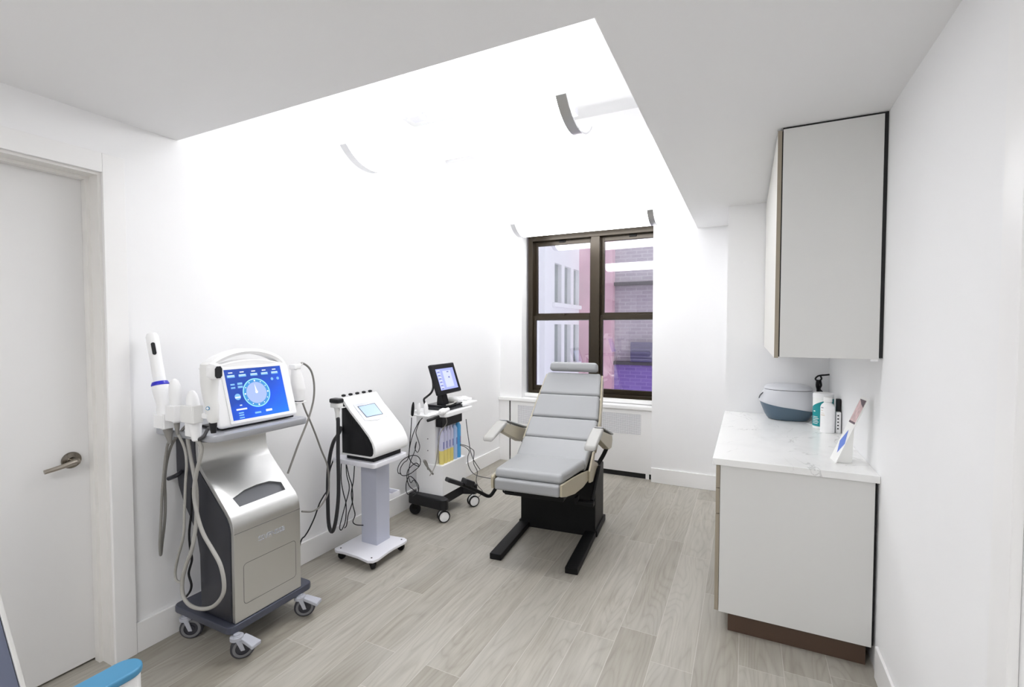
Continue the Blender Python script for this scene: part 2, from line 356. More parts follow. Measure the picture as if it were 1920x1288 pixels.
# traced centre lines of cables and a few surface outlines, metres
P = {
    'wand_cable': [[-2.512, 1.325, 1.105],[-2.52, 1.325, 1.015],[-2.547, 1.325, 0.907],[-2.572, 1.325, 0.771],[-2.587, 1.325, 0.635],[-2.601, 1.325, 0.525],[-2.616, 1.335, 0.461],[-2.621, 1.345, 0.513],[-2.592, 1.345, 0.64],[-2.583, 1.345, 0.749],[-2.584, 1.345, 0.843],[-2.561, 1.345, 0.94],[-2.517, 1.345, 1.024],[-2.457, 1.345, 1.083],[-2.39, 1.345, 1.135],[-2.338, 1.345, 1.171]],
    'probe_cable': [[-2.423, 1.335, 1.163],[-2.408, 1.335, 1.102],[-2.394, 1.335, 1.027],[-2.38, 1.335, 0.952],[-2.392, 1.335, 0.86],[-2.406, 1.335, 0.716],[-2.419, 1.335, 0.597],[-2.505, 1.355, 0.465],[-2.549, 1.365, 0.378],[-2.542, 1.365, 0.336],[-2.524, 1.375, 0.325]],
    'loop_cable': [[-2.274, 1.335, 1.108],[-2.26, 1.335, 1.042],[-2.279, 1.335, 0.977],[-2.306, 1.335, 0.911],[-2.326, 1.335, 0.819],[-2.305, 1.335, 0.721],[-2.263, 1.335, 0.64],[-2.197, 1.335, 0.578],[-2.14, 1.335, 0.52],[-2.115, 1.335, 0.447],[-2.125, 1.335, 0.383],[-2.186, 1.335, 0.317],[-2.272, 1.335, 0.277],[-2.372, 1.335, 0.266],[-2.431, 1.335, 0.298],[-2.437, 1.335, 0.37],[-2.403, 1.335, 0.457],[-2.353, 1.335, 0.545],[-2.346, 1.35, 0.644],[-2.342, 1.355, 0.746],[-2.343, 1.355, 0.836],[-2.365, 1.355, 0.923],[-2.391, 1.355, 1.01],[-2.396, 1.35, 1.088],[-2.39, 1.35, 1.152]],
    'grip_cable': [[-2.211, 1.35, 1.203],[-2.212, 1.35, 1.168],[-2.229, 1.35, 1.132],[-2.233, 1.33, 1.1],[-2.275, 1.33, 1.076]],
    'mains_cord': [[-2.456, 1.4, 0.805],[-2.465, 1.4, 0.683],[-2.487, 1.4, 0.571],[-2.481, 1.4, 0.491],[-2.47, 1.4, 0.439],[-2.499, 1.4, 0.365],[-2.479, 1.4, 0.315],[-2.489, 1.4, 0.277],[-2.522, 1.4, 0.241]],
    'arc_cable': [[-2.3, 1.895, 1.391],[-2.32, 1.954, 1.392],[-2.35, 2.019, 1.364],[-2.4, 2.089, 1.318],[-2.4, 2.104, 1.244],[-2.4, 2.098, 1.155],[-2.4, 2.066, 1.06],[-2.4, 2.027, 0.982],[-2.4, 1.984, 0.904],[-2.4, 1.937, 0.809],[-2.4, 1.905, 0.744]],
    'drop_cable': [[-2.5, 2.094, 1.145],[-2.5, 2.122, 1.073],[-2.5, 2.152, 1.01],[-2.5, 2.198, 0.905],[-2.5, 2.244, 0.789],[-2.5, 2.291, 0.677],[-2.5, 2.303, 0.537],[-2.5, 2.283, 0.474],[-2.5, 2.225, 0.422],[-2.5, 2.16, 0.413],[-2.5, 2.082, 0.44]],
    'black_cord': [[-2.6, 2.441, 0.675],[-2.6, 2.401, 0.591],[-2.6, 2.38, 0.476],[-2.6, 2.347, 0.438],[-2.6, 2.309, 0.395],[-2.6, 2.268, 0.318],[-2.6, 2.223, 0.255],[-2.6, 2.188, 0.222],[-2.6, 2.153, 0.196]],
    'hose': [[-2.428, 2.32, 0.984],[-2.429, 2.32, 0.905],[-2.432, 2.32, 0.761],[-2.43, 2.32, 0.582],[-2.437, 2.32, 0.436],[-2.464, 2.32, 0.287],[-2.506, 2.33, 0.213],[-2.557, 2.35, 0.24],[-2.575, 2.36, 0.363],[-2.583, 2.37, 0.546],[-2.565, 2.37, 0.697],[-2.517, 2.36, 0.815],[-2.461, 2.35, 0.878],[-2.447, 2.37, 0.93]],
    'stand_cord1': [[-2.59, 2.5, 0.638],[-2.593, 2.5, 0.506],[-2.573, 2.5, 0.413],[-2.549, 2.5, 0.339],[-2.556, 2.5, 0.222],[-2.593, 2.5, 0.145],[-2.614, 2.5, 0.153],[-2.597, 2.5, 0.215],[-2.554, 2.5, 0.338],[-2.516, 2.5, 0.46],[-2.54, 2.5, 0.552],[-2.544, 2.5, 0.636]],
    'stand_cord2': [[-2.483, 2.52, 0.639],[-2.495, 2.52, 0.514],[-2.517, 2.52, 0.415],[-2.503, 2.52, 0.329],[-2.484, 2.52, 0.266],[-2.505, 2.52, 0.212],[-2.475, 2.52, 0.195],[-2.409, 2.52, 0.203]],
    'stand_cord3': [[-2.585, 2.54, 0.621],[-2.555, 2.54, 0.52],[-2.531, 2.54, 0.465],[-2.527, 2.54, 0.349],[-2.57, 2.54, 0.244],[-2.587, 2.54, 0.163],[-2.608, 2.54, 0.139]],
    'tangle1': [[-2.478, 3.16, 0.854],[-2.484, 3.16, 0.777],[-2.496, 3.16, 0.665],[-2.508, 3.16, 0.551],[-2.525, 3.16, 0.495],[-2.573, 3.17, 0.46],[-2.607, 3.17, 0.41],[-2.608, 3.17, 0.364],[-2.566, 3.16, 0.355],[-2.504, 3.16, 0.377],[-2.449, 3.16, 0.416],[-2.392, 3.15, 0.466],[-2.386, 3.15, 0.515],[-2.426, 3.16, 0.539],[-2.475, 3.16, 0.537],[-2.544, 3.17, 0.509],[-2.609, 3.18, 0.462],[-2.644, 3.18, 0.403],[-2.631, 3.17, 0.366],[-2.594, 3.16, 0.369]],
    'tangle2': [[-2.384, 3.18, 0.854],[-2.422, 3.18, 0.815],[-2.467, 3.18, 0.739],[-2.506, 3.18, 0.637],[-2.524, 3.18, 0.522],[-2.491, 3.18, 0.468],[-2.42, 3.18, 0.445],[-2.453, 3.18, 0.472],[-2.531, 3.18, 0.408],[-2.548, 3.18, 0.338],[-2.527, 3.18, 0.273],[-2.482, 3.18, 0.243],[-2.439, 3.18, 0.219],[-2.427, 3.18, 0.279],[-2.465, 3.18, 0.327],[-2.52, 3.18, 0.351],[-2.554, 3.18, 0.292],[-2.555, 3.18, 0.214],[-2.522, 3.18, 0.192],[-2.466, 3.18, 0.21]],
    'tangle3': [[-2.421, 3.2, 0.829],[-2.449, 3.2, 0.773],[-2.466, 3.2, 0.718],[-2.444, 3.2, 0.661],[-2.428, 3.2, 0.605],[-2.451, 3.2, 0.557],[-2.478, 3.2, 0.59],[-2.461, 3.2, 0.646],[-2.478, 3.2, 0.568],[-2.524, 3.2, 0.472],[-2.547, 3.2, 0.355],[-2.525, 3.2, 0.29],[-2.492, 3.2, 0.317],[-2.459, 3.2, 0.277],[-2.448, 3.2, 0.224],[-2.504, 3.2, 0.179]],
    'tray_cord': [[-2.24, 3.293, 0.886],[-2.24, 3.324, 0.814],[-2.24, 3.3, 0.782],[-2.24, 3.23, 0.734],[-2.24, 3.191, 0.619],[-2.24, 3.168, 0.515],[-2.24, 3.131, 0.46],[-2.24, 3.08, 0.422]],
    'looped_lead': [[-2.27, 3.1, 0.464],[-2.27, 3.073, 0.532],[-2.27, 3.045, 0.547],[-2.27, 3.072, 0.506],[-2.27, 3.136, 0.437],[-2.27, 3.165, 0.407]],
    'right_cord1': [[-2.2, 3.564, 0.793],[-2.2, 3.582, 0.7],[-2.2, 3.617, 0.564],[-2.2, 3.635, 0.498],[-2.2, 3.681, 0.414],[-2.2, 3.737, 0.351],[-2.2, 3.805, 0.283]],
    'right_cord2': [[-2.2, 3.467, 0.584],[-2.2, 3.545, 0.552],[-2.2, 3.616, 0.497],[-2.2, 3.589, 0.447],[-2.2, 3.606, 0.366],[-2.18, 3.637, 0.302],[-2.1, 3.594, 0.296],[-2.0, 3.532, 0.314],[-1.8, 3.29, 0.402]],
    'right_cord3': [[-2.2, 3.467, 0.593],[-2.2, 3.572, 0.555],[-2.2, 3.663, 0.506],[-2.2, 3.7, 0.468],[-2.2, 3.69, 0.373],[-2.2, 3.756, 0.277],[-2.2, 3.736, 0.203],[-2.2, 3.775, 0.132],[-2.2, 3.854, 0.058],[-2.2, 3.774, 0.033],[-2.2, 3.688, 0.046]],
    'arm_cable': [[-2.38, 3.312, 1.212],[-2.38, 3.326, 1.129],[-2.38, 3.326, 1.084],[-2.38, 3.295, 1.047],[-2.38, 3.235, 1.023],[-2.38, 3.198, 1.006],[-2.38, 3.212, 0.968],[-2.38, 3.234, 0.943]],
    'slot': [[-2.293, 1.499, 0.745],[-2.252, 1.507, 0.706],[-2.257, 1.775, 0.711],[-2.294, 1.777, 0.747],[-2.315, 1.721, 0.766],[-2.317, 1.644, 0.768],[-2.311, 1.574, 0.763]],
    'bezel': [[-2.4, 2.423, 1.07],[-2.4, 2.647, 1.07],[-2.29, 2.649, 0.968],[-2.279, 2.537, 0.958],[-2.283, 2.494, 0.962],[-2.292, 2.422, 0.97]],
    'disp': [[-2.381, 2.452, 1.052],[-2.38, 2.608, 1.052],[-2.308, 2.608, 0.985],[-2.311, 2.458, 0.988]],
    'lt0': [-0.365, 0.1, 0.801],
    'lt1': [-0.286, 0.1, 0.793],
    'le0': [-0.435, 0.421, 0.871],
    'le1': [-0.337, 0.42, 0.886],
    'rt0': [0.326, 0.1, 0.79],
    'rt1': [0.406, 0.1, 0.787],
    're0': [0.297, 0.42, 0.872],
    're1': [0.378, 0.42, 0.878],
    'lr0': [-0.357, 0.8, 0.733],
    'lr1': [-0.385, 0.8, 0.653],
    'rr0': [0.375, 0.8, 0.692],
    'rr1': [0.363, 0.8, 0.644],
    'stir': [[-0.24, -0.067, 0.561],[-0.25, -0.053, 0.502],[-0.28, -0.075, 0.468],[-0.32, -0.133, 0.508],[-0.38, -0.209, 0.564],[-0.43, -0.284, 0.612]],
    'brk': [[0.3, 0.617, 0.647],[0.3, 0.54, 0.592],[0.3, 0.735, 0.519],[0.3, 0.771, 0.493],[0.3, 0.67, 0.517],[0.3, 0.543, 0.469],[0.3, 0.366, 0.525],[0.3, 0.339, 0.603]],
    'lev': [[0.31, 0.684, 0.513],[0.31, 0.408, 0.337],[0.31, -0.025, 0.528],[0.31, 0.446, 0.3]],
    'pierx': [[-2.483, 9.75, 1.751],[-3.17, 9.75, 1.756],[-1.689, 9.95, 2.502],[-1.674, 9.95, 0.86],[-2.117, 9.95, 1.2],[-1.685, 9.95, 0.882]],
    'cond': [[-2.856, 4.602, 3.38],[-2.441, 4.708, 3.38],[-2.046, 4.681, 3.38],[-1.985, 4.711, 3.38],[-2.911, 3.32, 3.38],[-2.75, 3.291, 3.38],[-2.332, 3.283, 3.38],[-2.245, 3.294, 3.38]],
    'card': [[0.53, 2.85, 1.228],[0.526, 2.95, 1.238],[0.414, 2.85, 0.913],[0.489, 2.86, 1.107],[0.482, 2.86, 0.93],[0.451, 2.95, 1.053],[0.489, 2.901, 0.92]],
    'grille': [[-1.379, 5.05, 0.686],[-0.975, 5.05, 0.678],[-0.973, 5.05, 0.47],[-1.377, 5.05, 0.471],[-2.403, 5.05, 0.682],[-2.184, 5.05, 0.698],[-2.403, 5.05, 0.467]],
}
# ------------------------------------------------------------------ the room
XL, XR, ZL, ZH, YF = -2.673, .562, 2.572, 3.38, -1.6
WY = 5.27                                   # window plane
struct('floor', MB().box(-2.95, XR+.2, YF-.2, 5.4, -.1, 0), M['floor'])
# left wall with the doorway
DY0, DY1, DZ = .225, 1.155, 2.31
m = MB(); m.box(XL-.2, XL, YF-.2, DY0, 0, ZH+.1).box(XL-.2, XL, DY1, 5.4, 0, ZH+.1).box(XL-.2, XL, DY0, DY1, DZ, ZH+.1)
m.box(XL-.26, XL-.2, DY0-.1, DY1+.1, -.05, DZ+.1)  # unseen backing added behind the door to block sky light leaking in
struct('wall_left', m, M['wall'])
m = MB(); m.box(XR, XR+.2, YF-.2, 5.4, 0, ZH+.1); struct('wall_right', m, M['wall'])
struct('wall_front', MB().box(XL, XR, YF-.2, YF, 0, ZH+.1), M['wall'])
# far wall: left pier, niche back, head, stub at the right, pillar
NX = -2.385
m = MB(); m.box(XL, NX, 5.12, 5.4, 0, ZH+.1)                       # left of the niche
m.box(NX, -.66, 5.22, 5.4, 0, .81); m.box(NX, -.66, 5.12, 5.4, 2.685, ZH+.1)
m.box(-.66, XR, 5.12, 5.4, 0, ZH+.1)
m.box(-.862, -.143, 5.03, 5.12, 0, ZL); m.box(-.862, -.443, 5.03, 5.12, ZL, ZH)
struct('wall_back', m, M['wall'])
struct('wall_pillar', MB().box(-.143, XR, 4.242, 5.12, 0, ZL), M['wall'])
# dropped ceiling and its well
m = MB(); m.box(XL, XR, YF, 1.49, ZL, ZH); m.box(-.443, XR, 1.49, 5.12, ZL, ZH)
struct('ceiling', m, M['ceil'])
struct('ceiling_well', MB().box(XL, XR, YF, 5.4, ZH, ZH+.1), M['ceil'])
struct('trim_1', MB().box(XL, -.443, 3.97, 4.14, 3.21, ZH), M['ceil'])    # beam under the raised ceiling
# baseboards
def bb(x0, x1, y0, y1): return MB().box(x0, x1, y0, y1, 0, .15, .004)
m = bb(XL, XL+.016, DY1+.088, 5.092); struct('baseboard_left', m, M['trim'])
m = bb(-.862, -.143, 5.014, 5.03); struct('baseboard_back', m, M['trim'])
m = bb(XR-.014, XR, 1.68, 2.64); struct('baseboard_right', m, M['trim'])
# door with casing
m = MB(); m.box(XL, XL+.018, DY1, DY1+.088, 0, DZ+.088, .003); m.box(XL, XL+.018, DY0-.088, DY0, 0, DZ+.088, .003); m.box(XL, XL+.018, DY0, DY1, DZ, DZ+.088, .003)
struct('trim_2', m, M['trim'])
m = MB(); m.box(XL-.2, XL, DY1-.012, DY1, 0, DZ).box(XL-.2, XL, DY0, DY0+.012, 0, DZ).box(XL-.2, XL, DY0+.012, DY1-.012, DZ-.012, DZ)
m.box(XL-.117, XL-.075, DY1-.026, DY1-.012, 0, DZ-.012).box(XL-.117, XL-.075, DY0+.012, DY0+.026, 0, DZ-.012).box(XL-.117, XL-.075, DY0+.026, DY1-.026, DZ-.026, DZ-.012)
struct('trim_3', m, M['jamb'])
dr = struct('door_1', MB().box(XL-.16, XL-.118, DY0+.014, DY1-.014, .012, DZ-.016, .002), M['door'])
h = MB(); hx = XL-.118; hy, hz = 1.062, .988
h.lathe([(.0, 0), (.036, 0), (.038, .003), (.035, .010), (.016, .014), (.014, .04), (.013, .045), (.0, .047)], (hx, hy, hz), (1, 0, 0), 32)
hd = build('handle', h, M['dnickel'], dr)
h = MB(); h.tube([(hx+.042, hy+.012, hz-.004), (hx+.046, hy-.01, hz-.004), (hx+.048, hy-.05, hz-.012), (hx+.044, hy-.11, hz-.022)], lambda t: .0125-.003*t, 12)
build('lever', h, M['nickel'], hd)
h = MB(); h.lathe([(0, 0), (.010, 0), (.010, .004), (0, .005)], (hx+.049, hy+.004, hz-.004), (1, 0, 0), 20); build('lock_button', h, M['dnickel'], hd)
hk = MB().tube([(XL, 2.612, 2.215), (XL+.012, 2.618, 2.205), (XL+.016, 2.64, 2.195), (XL+.016, 2.68, 2.192), (XL+.012, 2.705, 2.194)], .003, 6)
single('wall_hook', hk, M['trim'], 'tiny white hook on the left wall high above the pedestal stand', 'hook')
# door to the room's other side at the right edge of the picture
struct('trim_4', MB().box(XR-.022, XR, 1.44, 1.535, 0, 2.44, .004), M['trim'])

# ------------------------------------------------------------------ window
wx0, wm0, wm1, wx1 = -2.357, -1.593, -1.470, -.70
wz0, wz1, zr0, zr1 = .812, 2.682, 1.682, 1.768
m = MB()
ft = .058
m.box(wx0, wx0+ft, WY-.03, WY+.09, wz0, wz1, .004); m.box(wx1-ft, wx1, WY-.03, WY+.09, wz0, wz1, .004)
m.box(wx0+ft, wx1-ft, WY-.03, WY+.09, wz1-.062, wz1, .004); m.box(wx0+ft, wx1-ft, WY-.03, WY+.09, wz0, wz0+.04, .004)
m.box(wm0+.012, wm1-.012, WY-.035, WY+.09, wz0+.04, wz1-.062, .004)
m.box(wx0+ft, wx1-ft, WY-.036, WY-.03, wz1-.03, wz1-.022, .001)
win = struct('window_1', m, M['bronze'])
def sash(x0, x1, z0, z1, y, st, rb, rt, tilt=(0, 0, 0)):
    f = MB(); f.box(x0, x0+st, y, y+.035, z0, z1, .003); f.box(x1-st, x1, y, y+.035, z0, z1, .003)
    f.box(x0+st, x1-st, y, y+.035, z0, z0+rb, .003); f.box(x0+st, x1-st, y, y+.035, z1-rt, z1, .003)
    s_ = build('sash', f, M['bronze'], win)
    hw_, hh_ = (x1-x0)/2-st+.004, (z1-rt-z0-rb)/2+.004
    g = MB(); g.box(-hw_, hw_, -.002, .002, -hh_, hh_); gp = build('pane', g, M['glass'], s_)
    gp.location = ((x0+x1)/2, y+.0175, (z0+rb+z1-rt)/2); gp.rotation_euler = tilt
    return s_
for (a, b) in ((wx0+ft, wm0+.012), (wm1-.012, wx1-ft)):
    u_ = sash(a, b, zr0, wz1-.062, WY+.045, .034, zr1-zr0, .05, (.012, 0, 0) if a < -2 else (-.013, 0, -.012))
    l_ = sash(a, b, wz0+.04, zr0+.058, WY, .032, .055, .05)
    c_ = (a+b)/2
    k = MB(); k.box(c_-.035, c_+.035, WY+.002, WY+.03, zr0+.058, zr0+.07, .003).cyl((c_+.01, WY+.015, zr0+.07), (c_+.01, WY+.015, zr0+.078), .013)
    build('sash_lock', k, M['bronze'], l_)
    k = MB(); k.box(c_-.05, c_+.03, WY+.03, WY+.046, wz1-.085, wz1-.064, .003); build('pull', k, M['blackm'], u_)
# white stool under the window
struct('trim_5', MB().box(NX, -.66, 5.205, 5.24, .77, .815, .004), M['trim'])

# ------------------------------------------------------------------ radiator cover in the niche
rc = thing('radiator_cover', (-1.7, 5.12, 0), 'white radiator cover with perforated grilles below the window', 'radiator cover')
RY = 5.09
m = MB(); m.box(-2.520, -.872, RY, 5.118, .055, .728, .003); m.box(-2.520, -2.44, RY, 5.118, .0, .06).box(-.93, -.895, RY, 5.118, .0, .06)
m.box(NX+.01, -.88, 5.118, 5.215, .05, .728)
build('front_panel', m, M['trim'], rc)
build('filler_panel', MB().box(XL+.001, -2.537, RY, 5.118, 0, .728, .002), M['trim'], rc)
m = MB(); m.box(-2.537, -2.520, RY+.012, 5.117, 0, .728).box(-2.44, -.872, RY+.014, 5.117, 0, .06).box(-.872, -.864, RY+.012, 5.117, 0, .728)
build('shadow_gap', m, M['gap'], rc)
m = MB(); m.box(XL+.001, -.866, RY-.018, 5.118, .728, .766, .005).box(NX+.005, -.864, 5.1185, 5.2, .728, .766)
build('sill_board', m, M['trim'], rc)
for x0, x1 in ((-2.42, -1.96), (-1.46, -.985)):
    build('grille', MB().box(x0, x1, RY-.003, RY+.001, .462, .678), M['grille'], rc)

# ------------------------------------------------------------------ the courtyard beyond
ct = thing('court_facade', (-3.3, 7.8, -3.2), 'pale building wing with rows of narrow windows seen through left sash', 'building')
fx = -3.2
wins = [(8.31, 8.68), (8.85, 9.22), (9.39, 9.74)]
rows = [(2.06, 2.80), (.88, 1.66)]
m = MB()
ys = [5.45, 8.31, 8.68, 8.85, 9.22, 9.39, 9.74, 9.95]; zs = [-3.2, .88, 1.66, 2.06, 2.80, 7.0]
for i in range(7):
    for j in range(5):
        if (ys[i], ys[i+1]) in wins and (zs[j], zs[j+1]) in rows: continue
        m.box(fx-.3, fx, ys[i], ys[i+1], zs[j], zs[j+1])
build('wall', m, M['facade'], ct)
m = MB(); m.box(fx-.02, fx+.10, 7.60, 7.75, -3.2, 7.0, .01); build('downpipe', m, M['facade'], ct)
for z in (.80, 1.98): build('sill', MB().box(fx, fx+.06, 8.2, 9.86, z, z+.08, .01), M['facade'], ct)
for a, b in wins:
    for z0, z1 in rows:
        build('window', MB().box(fx-.12, fx-.08, a, b, z0, z1), M['facwin'], ct)
ow = thing('court_wall', (-1.6, 10.0, -3.2), 'purple brick court wall with dark ledges beyond the right sash', 'wall')
build('brickwork', MB().box(-2.49, 1.8, 9.95, 10.2, .86, 7.0), M['brick'], ow)
build('lower_brickwork', MB().box(-2.49, 1.8, 9.94, 10.2, -3.2, .86), M['violet'], ow, label='violet lower brickwork')  # violet tint put into the brick colour below the ledge
build('pier', MB().box(-3.2, -2.483, 9.75, 10.2, -3.2, 7.0), M['pink'], ow, label='pink rendered pier')
for z in (2.50, .86): build('ledge', MB().box(-2.483, 1.8, 9.86, 9.97, z-.035, z+.035, .005), M['ledge'], ow)
v = MB(); v.box(-2.12, -1.35, 9.80, 9.95, .90, 1.30, .01)
for k in range(5): v.box(-2.10, -1.37, 9.785, 9.80, .93+.07*k, .965+.07*k)
single('wall_vent', v, M['vent'], 'dark violet box on the lower ledge of the court wall', 'vent')
# ------------------------------------------------------------------ pendant lamps
def lamp(x0, x1, yf, ztop, ch, sag, rods, label):
    R_ = ((ch/2)**2+sag**2)/(2*sag); yc = yf+ch/2; a0 = math.asin(ch/2/R_); zc = ztop-sag+R_
    t = thing('pendant_lamp', ((x0+x1)/2, yc, ztop-sag), label, 'lamp', 'curved pendant lamps')
    def arc(r, n=18): return [(yc+r*math.sin(-a0+2*a0*i/n), zc-r*math.cos(-a0+2*a0*i/n)) for i in range(n+1)]
    def shell(ra, rb): return arc(ra)+arc(rb)[::-1]
    build('diffuser', MB().prism(shell(R_, R_-.004), 'yz', x0+.05, x1-.05), M['lamp'], t)
    for a, b, e in ((x0, x0+.055, x0), (x1-.055, x1, x1-.004)):
        m = MB().prism(shell(R_+.003, R_-.006), 'yz', a, b)
        build('end_cap', m, M['alu'], t)
    build('spine', MB().box(x0+.02, x1-.02, yc-.03, yc+.03, ztop-.01, ztop+.03, .004), M['whitem'], t)
    for x in rods:
        s_ = build('suspension_cable', MB().cyl((x, yc, ztop+.02), (x, yc, ZH-.03), .003, 8), M['wire'], t)
        build('canopy', MB().lathe([(0, -.03), (.02, -.03), (.055, -.012), (.06, 0), (0, 0)], (x, yc, ZH), (0, 0, 1), 24), M['whitem'], s_)
lamp(-2.31, -.81, 2.25, 2.748, .44, .10, (-2.0, -.93), 'curved white pendant lamp nearer the camera, above the slope-front console')
lamp(-2.26, -.79, 4.56, 2.69, .42, .10, (-1.985, -.925), 'curved white pendant lamp hanging in front of the window top')
cond = MB(); cond.tube([(-2.62, 4.5, ZH-.012), (-2.44, 4.7, ZH-.012), (-2.05, 4.69, ZH-.012)], .008, 8)
single('ceiling_conduit', cond, M['whitem'], 'thin white conduit running to the lamp canopy near the window', 'conduit', 'ceiling conduits')
cond = MB(); cond.tube([(-2.62, 3.32, ZH-.012), (-2.5, 3.29, ZH-.012), (-2.33, 3.283, ZH-.012), (-2.0, 3.29, ZH-.012)], .008, 8).box(-2.56, -2.44, 3.24, 3.34, ZH-.04, ZH, .004)
single('ceiling_conduit', cond, M['whitem'], 'white conduit with junction box on raised ceiling above nearer lamp', 'conduit', 'ceiling conduits')

# ------------------------------------------------------------------ casters
def caster(t, x, y, top, r, w, az, kind, brake=None):
    """az: rolling direction"""
    d = Vector((math.cos(az), math.sin(az), 0)); ax = Vector((-math.sin(az), math.cos(az), 0))
    c = Vector((x, y, r))
    if kind == 'silver':
        f = MB()
        for s in (-1, 1):
            o_ = c+ax*s*(w/2+.004)
            f.hexa([tuple(o_+d*a+ax*s*b+Vector((0, 0, z))) for z, a0, a1 in ((-.010, -.009, .009), (top-r, -.040, -.014)) for a, b in ((a0, -.003), (a1, -.003), (a1, .004), (a0, .004))], .002)
        p = c-d*.025; f.lathe([(.03, top-.022), (.03, top-.006), (.014, top-.004), (.014, top+.004)], (p.x, p.y, 0), (0, 0, 1), 20)
        ca = build('caster', f, M['pedal'], t)
    elif kind == 'twin':
        f = MB(); f.lathe([(0, -w/2), (r*.8, -w/2), (r*.9, 0), (r*.8, w/2), (0, w/2)], c+Vector((0, 0, .006)), ax, 24).cyl((x, y, r), (x, y, top), .012)
        ca = build('caster', f, M['offw'], t)
    else:
        f = MB(); f.box(-.02, .02, -.02, .02, r, top-.002, .003, mat=Matrix.Translation((x, y, 0)) @ Matrix.Rotation(az, 4, 'Z'))
        ca = build('caster', f, M['blackm'], t)
    def wheel(c, w):
        q = r*.99
        m = MB(); hr = .80 if kind == 'twin' else .62; m.lathe([(r*hr, -w/2), (r*.88, -w/2), (q, -w*.3), (r, 0), (q, w*.3), (r*.88, w/2), (r*hr, w/2)], c, ax, 32, cap=False)
        m.use(1); m.lathe([(0, -w/2-.001), (r*.3, -w/2-.001), (r*.32, -w/2+.003), (r*(hr+.02), -w/2+.004), (r*(hr+.02), w/2-.004), (r*.32, w/2-.003), (r*.3, w/2+.001), (0, w/2+.001)], c, ax, 32)
        return m
    if kind == 'twin':
        for s in (-1, 1): build('wheel', wheel(c+ax*s*(w/2+.006), w*.62), [M['blackp'], M['whitep']], ca)
    elif kind == 'silver':
        m = wheel(c, w); m.use(2)
        for s in (-1, 1): m.lathe([(r*.6, s*(w/2+.0006)), (r*.82, s*(w/2+.0006))], c, ax, 32, cap=False)
        build('wheel', m, [M['wheelc'], M['wheelc'], M['tyre']], ca)
    else:
        build('wheel', wheel(c, w), [M['blackp'], M['blackp']], ca)
    if brake is not None:
        bd = Vector((math.cos(brake), math.sin(brake), 0)); bx = Vector((-bd.y, bd.x, 0)); p = Vector((x, y, top-.03))
        b = MB().hexa([tuple(p+bd*a+bx*s+Vector((0, 0, z))) for z in (0, 1) for a, s in ((0, 0), (1, 0), (1, 1), (0, 1))] if 0 else
            [tuple(p+bd*a+bx*s+Vector((0, 0, zz))) for a, s, zz in ((.0, -.02, .0), (.085, -.028, -.022), (.085, .028, -.022), (0, .02, 0), (.0, -.02, .02), (.085, -.028, -.004), (.085, .028, -.004), (0, .02, .02))], .004)
        build('brake_pedal', b, M['pedal'], ca)

# ------------------------------------------------------------------ silver treatment trolley
tr = thing('treatment_trolley', (-2.43, 1.64, 0), 'silver and charcoal treatment trolley carrying the blue-screen console', 'medical trolley')
Y0, Y1 = 1.437, 1.825
prof = [(-2.2, .162), (-2.2, .60), (-2.203, .63), (-2.212, .658), (-2.228, .683), (-2.25, .706), (-2.43, .878), (-2.452, .905), (-2.465, .94), (-2.47, .985), (-2.47, 1.068)]
inner = [(x-.022, z-.010 if .61 < z < .95 else z) for x, z in prof]
back = [(-2.655, 1.068), (-2.655, .86), (-2.640, .78), (-2.60, .70), (-2.54, .62), (-2.49, .54), (-2.47, .45), (-2.465, .162)]
build('side_housing', MB().prism(inner+back, 'xz', Y0, Y1, .006), M['char'], tr)
sh = build('front_cover', MB().prism(prof+inner[::-1], 'xz', Y0+.004, Y1-.004, .003), M['silver'], tr)
# slot cut in the slope
sl = P['slot']; nn = Vector((.69, 0, .72)).normalized()
def offs(pts, d): return [tuple(Vector(p)+nn*d) for p in pts]
cut = build('cutter', MB().loft([offs(sl, -.0185), offs(sl, .06)]), M['slotm'], None)
cut_m = sh.modifiers.new('b', 'BOOLEAN'); cut_m.object = cut; cut_m.operation = 'DIFFERENCE'; cut_m.solver = 'EXACT'
# the cover's mesh is local to the trolley: move the cutter into the same space and bake
bpy.context.view_layer.update(); cut.matrix_world = Matrix.Identity(4); bpy.context.view_layer.update()
dg = bpy.context.evaluated_depsgraph_get(); nm = bpy.data.meshes.new_from_object(sh.evaluated_get(dg)); sh.modifiers.clear(); sh.data = nm
fb = bmesh.new(); fb.from_mesh(nm)
for e in fb.edges: e.smooth = not (len(e.link_faces) != 2 or e.calc_face_angle(0) > .5)
fb.to_mesh(nm); fb.free()
bpy.data.objects.remove(cut)
big = [tuple(Vector(p)+nn*-.0165) for p in sl]
build('slot_recess', MB().loft([[tuple(Vector(p)+nn*-.0195) for p in sl], big]), M['slotm'], tr)
# access panel groove, seam and raised lettering on the front
g = MB()
def groove(pts, w):
    n = len(pts)
    for i in range(n):
        a = Vector((0, *pts[i])); b = Vector((0, *pts[(i+1) % n])); d = (b-a).normalized(); q = Vector((0, -d.z, d.y))*w
        X_ = -2.1994
        g.add([(X_, a.y-q.y, a.z-q.z), (X_, b.y-q.y, b.z-q.z), (X_, b.y+q.y, b.z+q.z), (X_, a.y+q.y, a.z+q.z)], [(0, 1, 2, 3)])
def rrect(y0, y1, z0, z1, r, n=4):
    o = []
    for cy, cz, a in ((y1-r, z1-r, 0), (y0+r, z1-r, PI/2), (y0+r, z0+r, PI), (y1-r, z0+r, 1.5*PI)):
        for k in range(n+1): o.append((cy+r*math.cos(a+PI/2*k/n), cz+r*math.sin(a+PI/2*k/n)))
    return o
groove(rrect(1.487, 1.788, .235, .437, .018), .0013)
g.box(-2.2, -2.1993, Y0+.006, Y1-.006, .5985, .601)
build('access_panel', g, M['slotm'], tr)
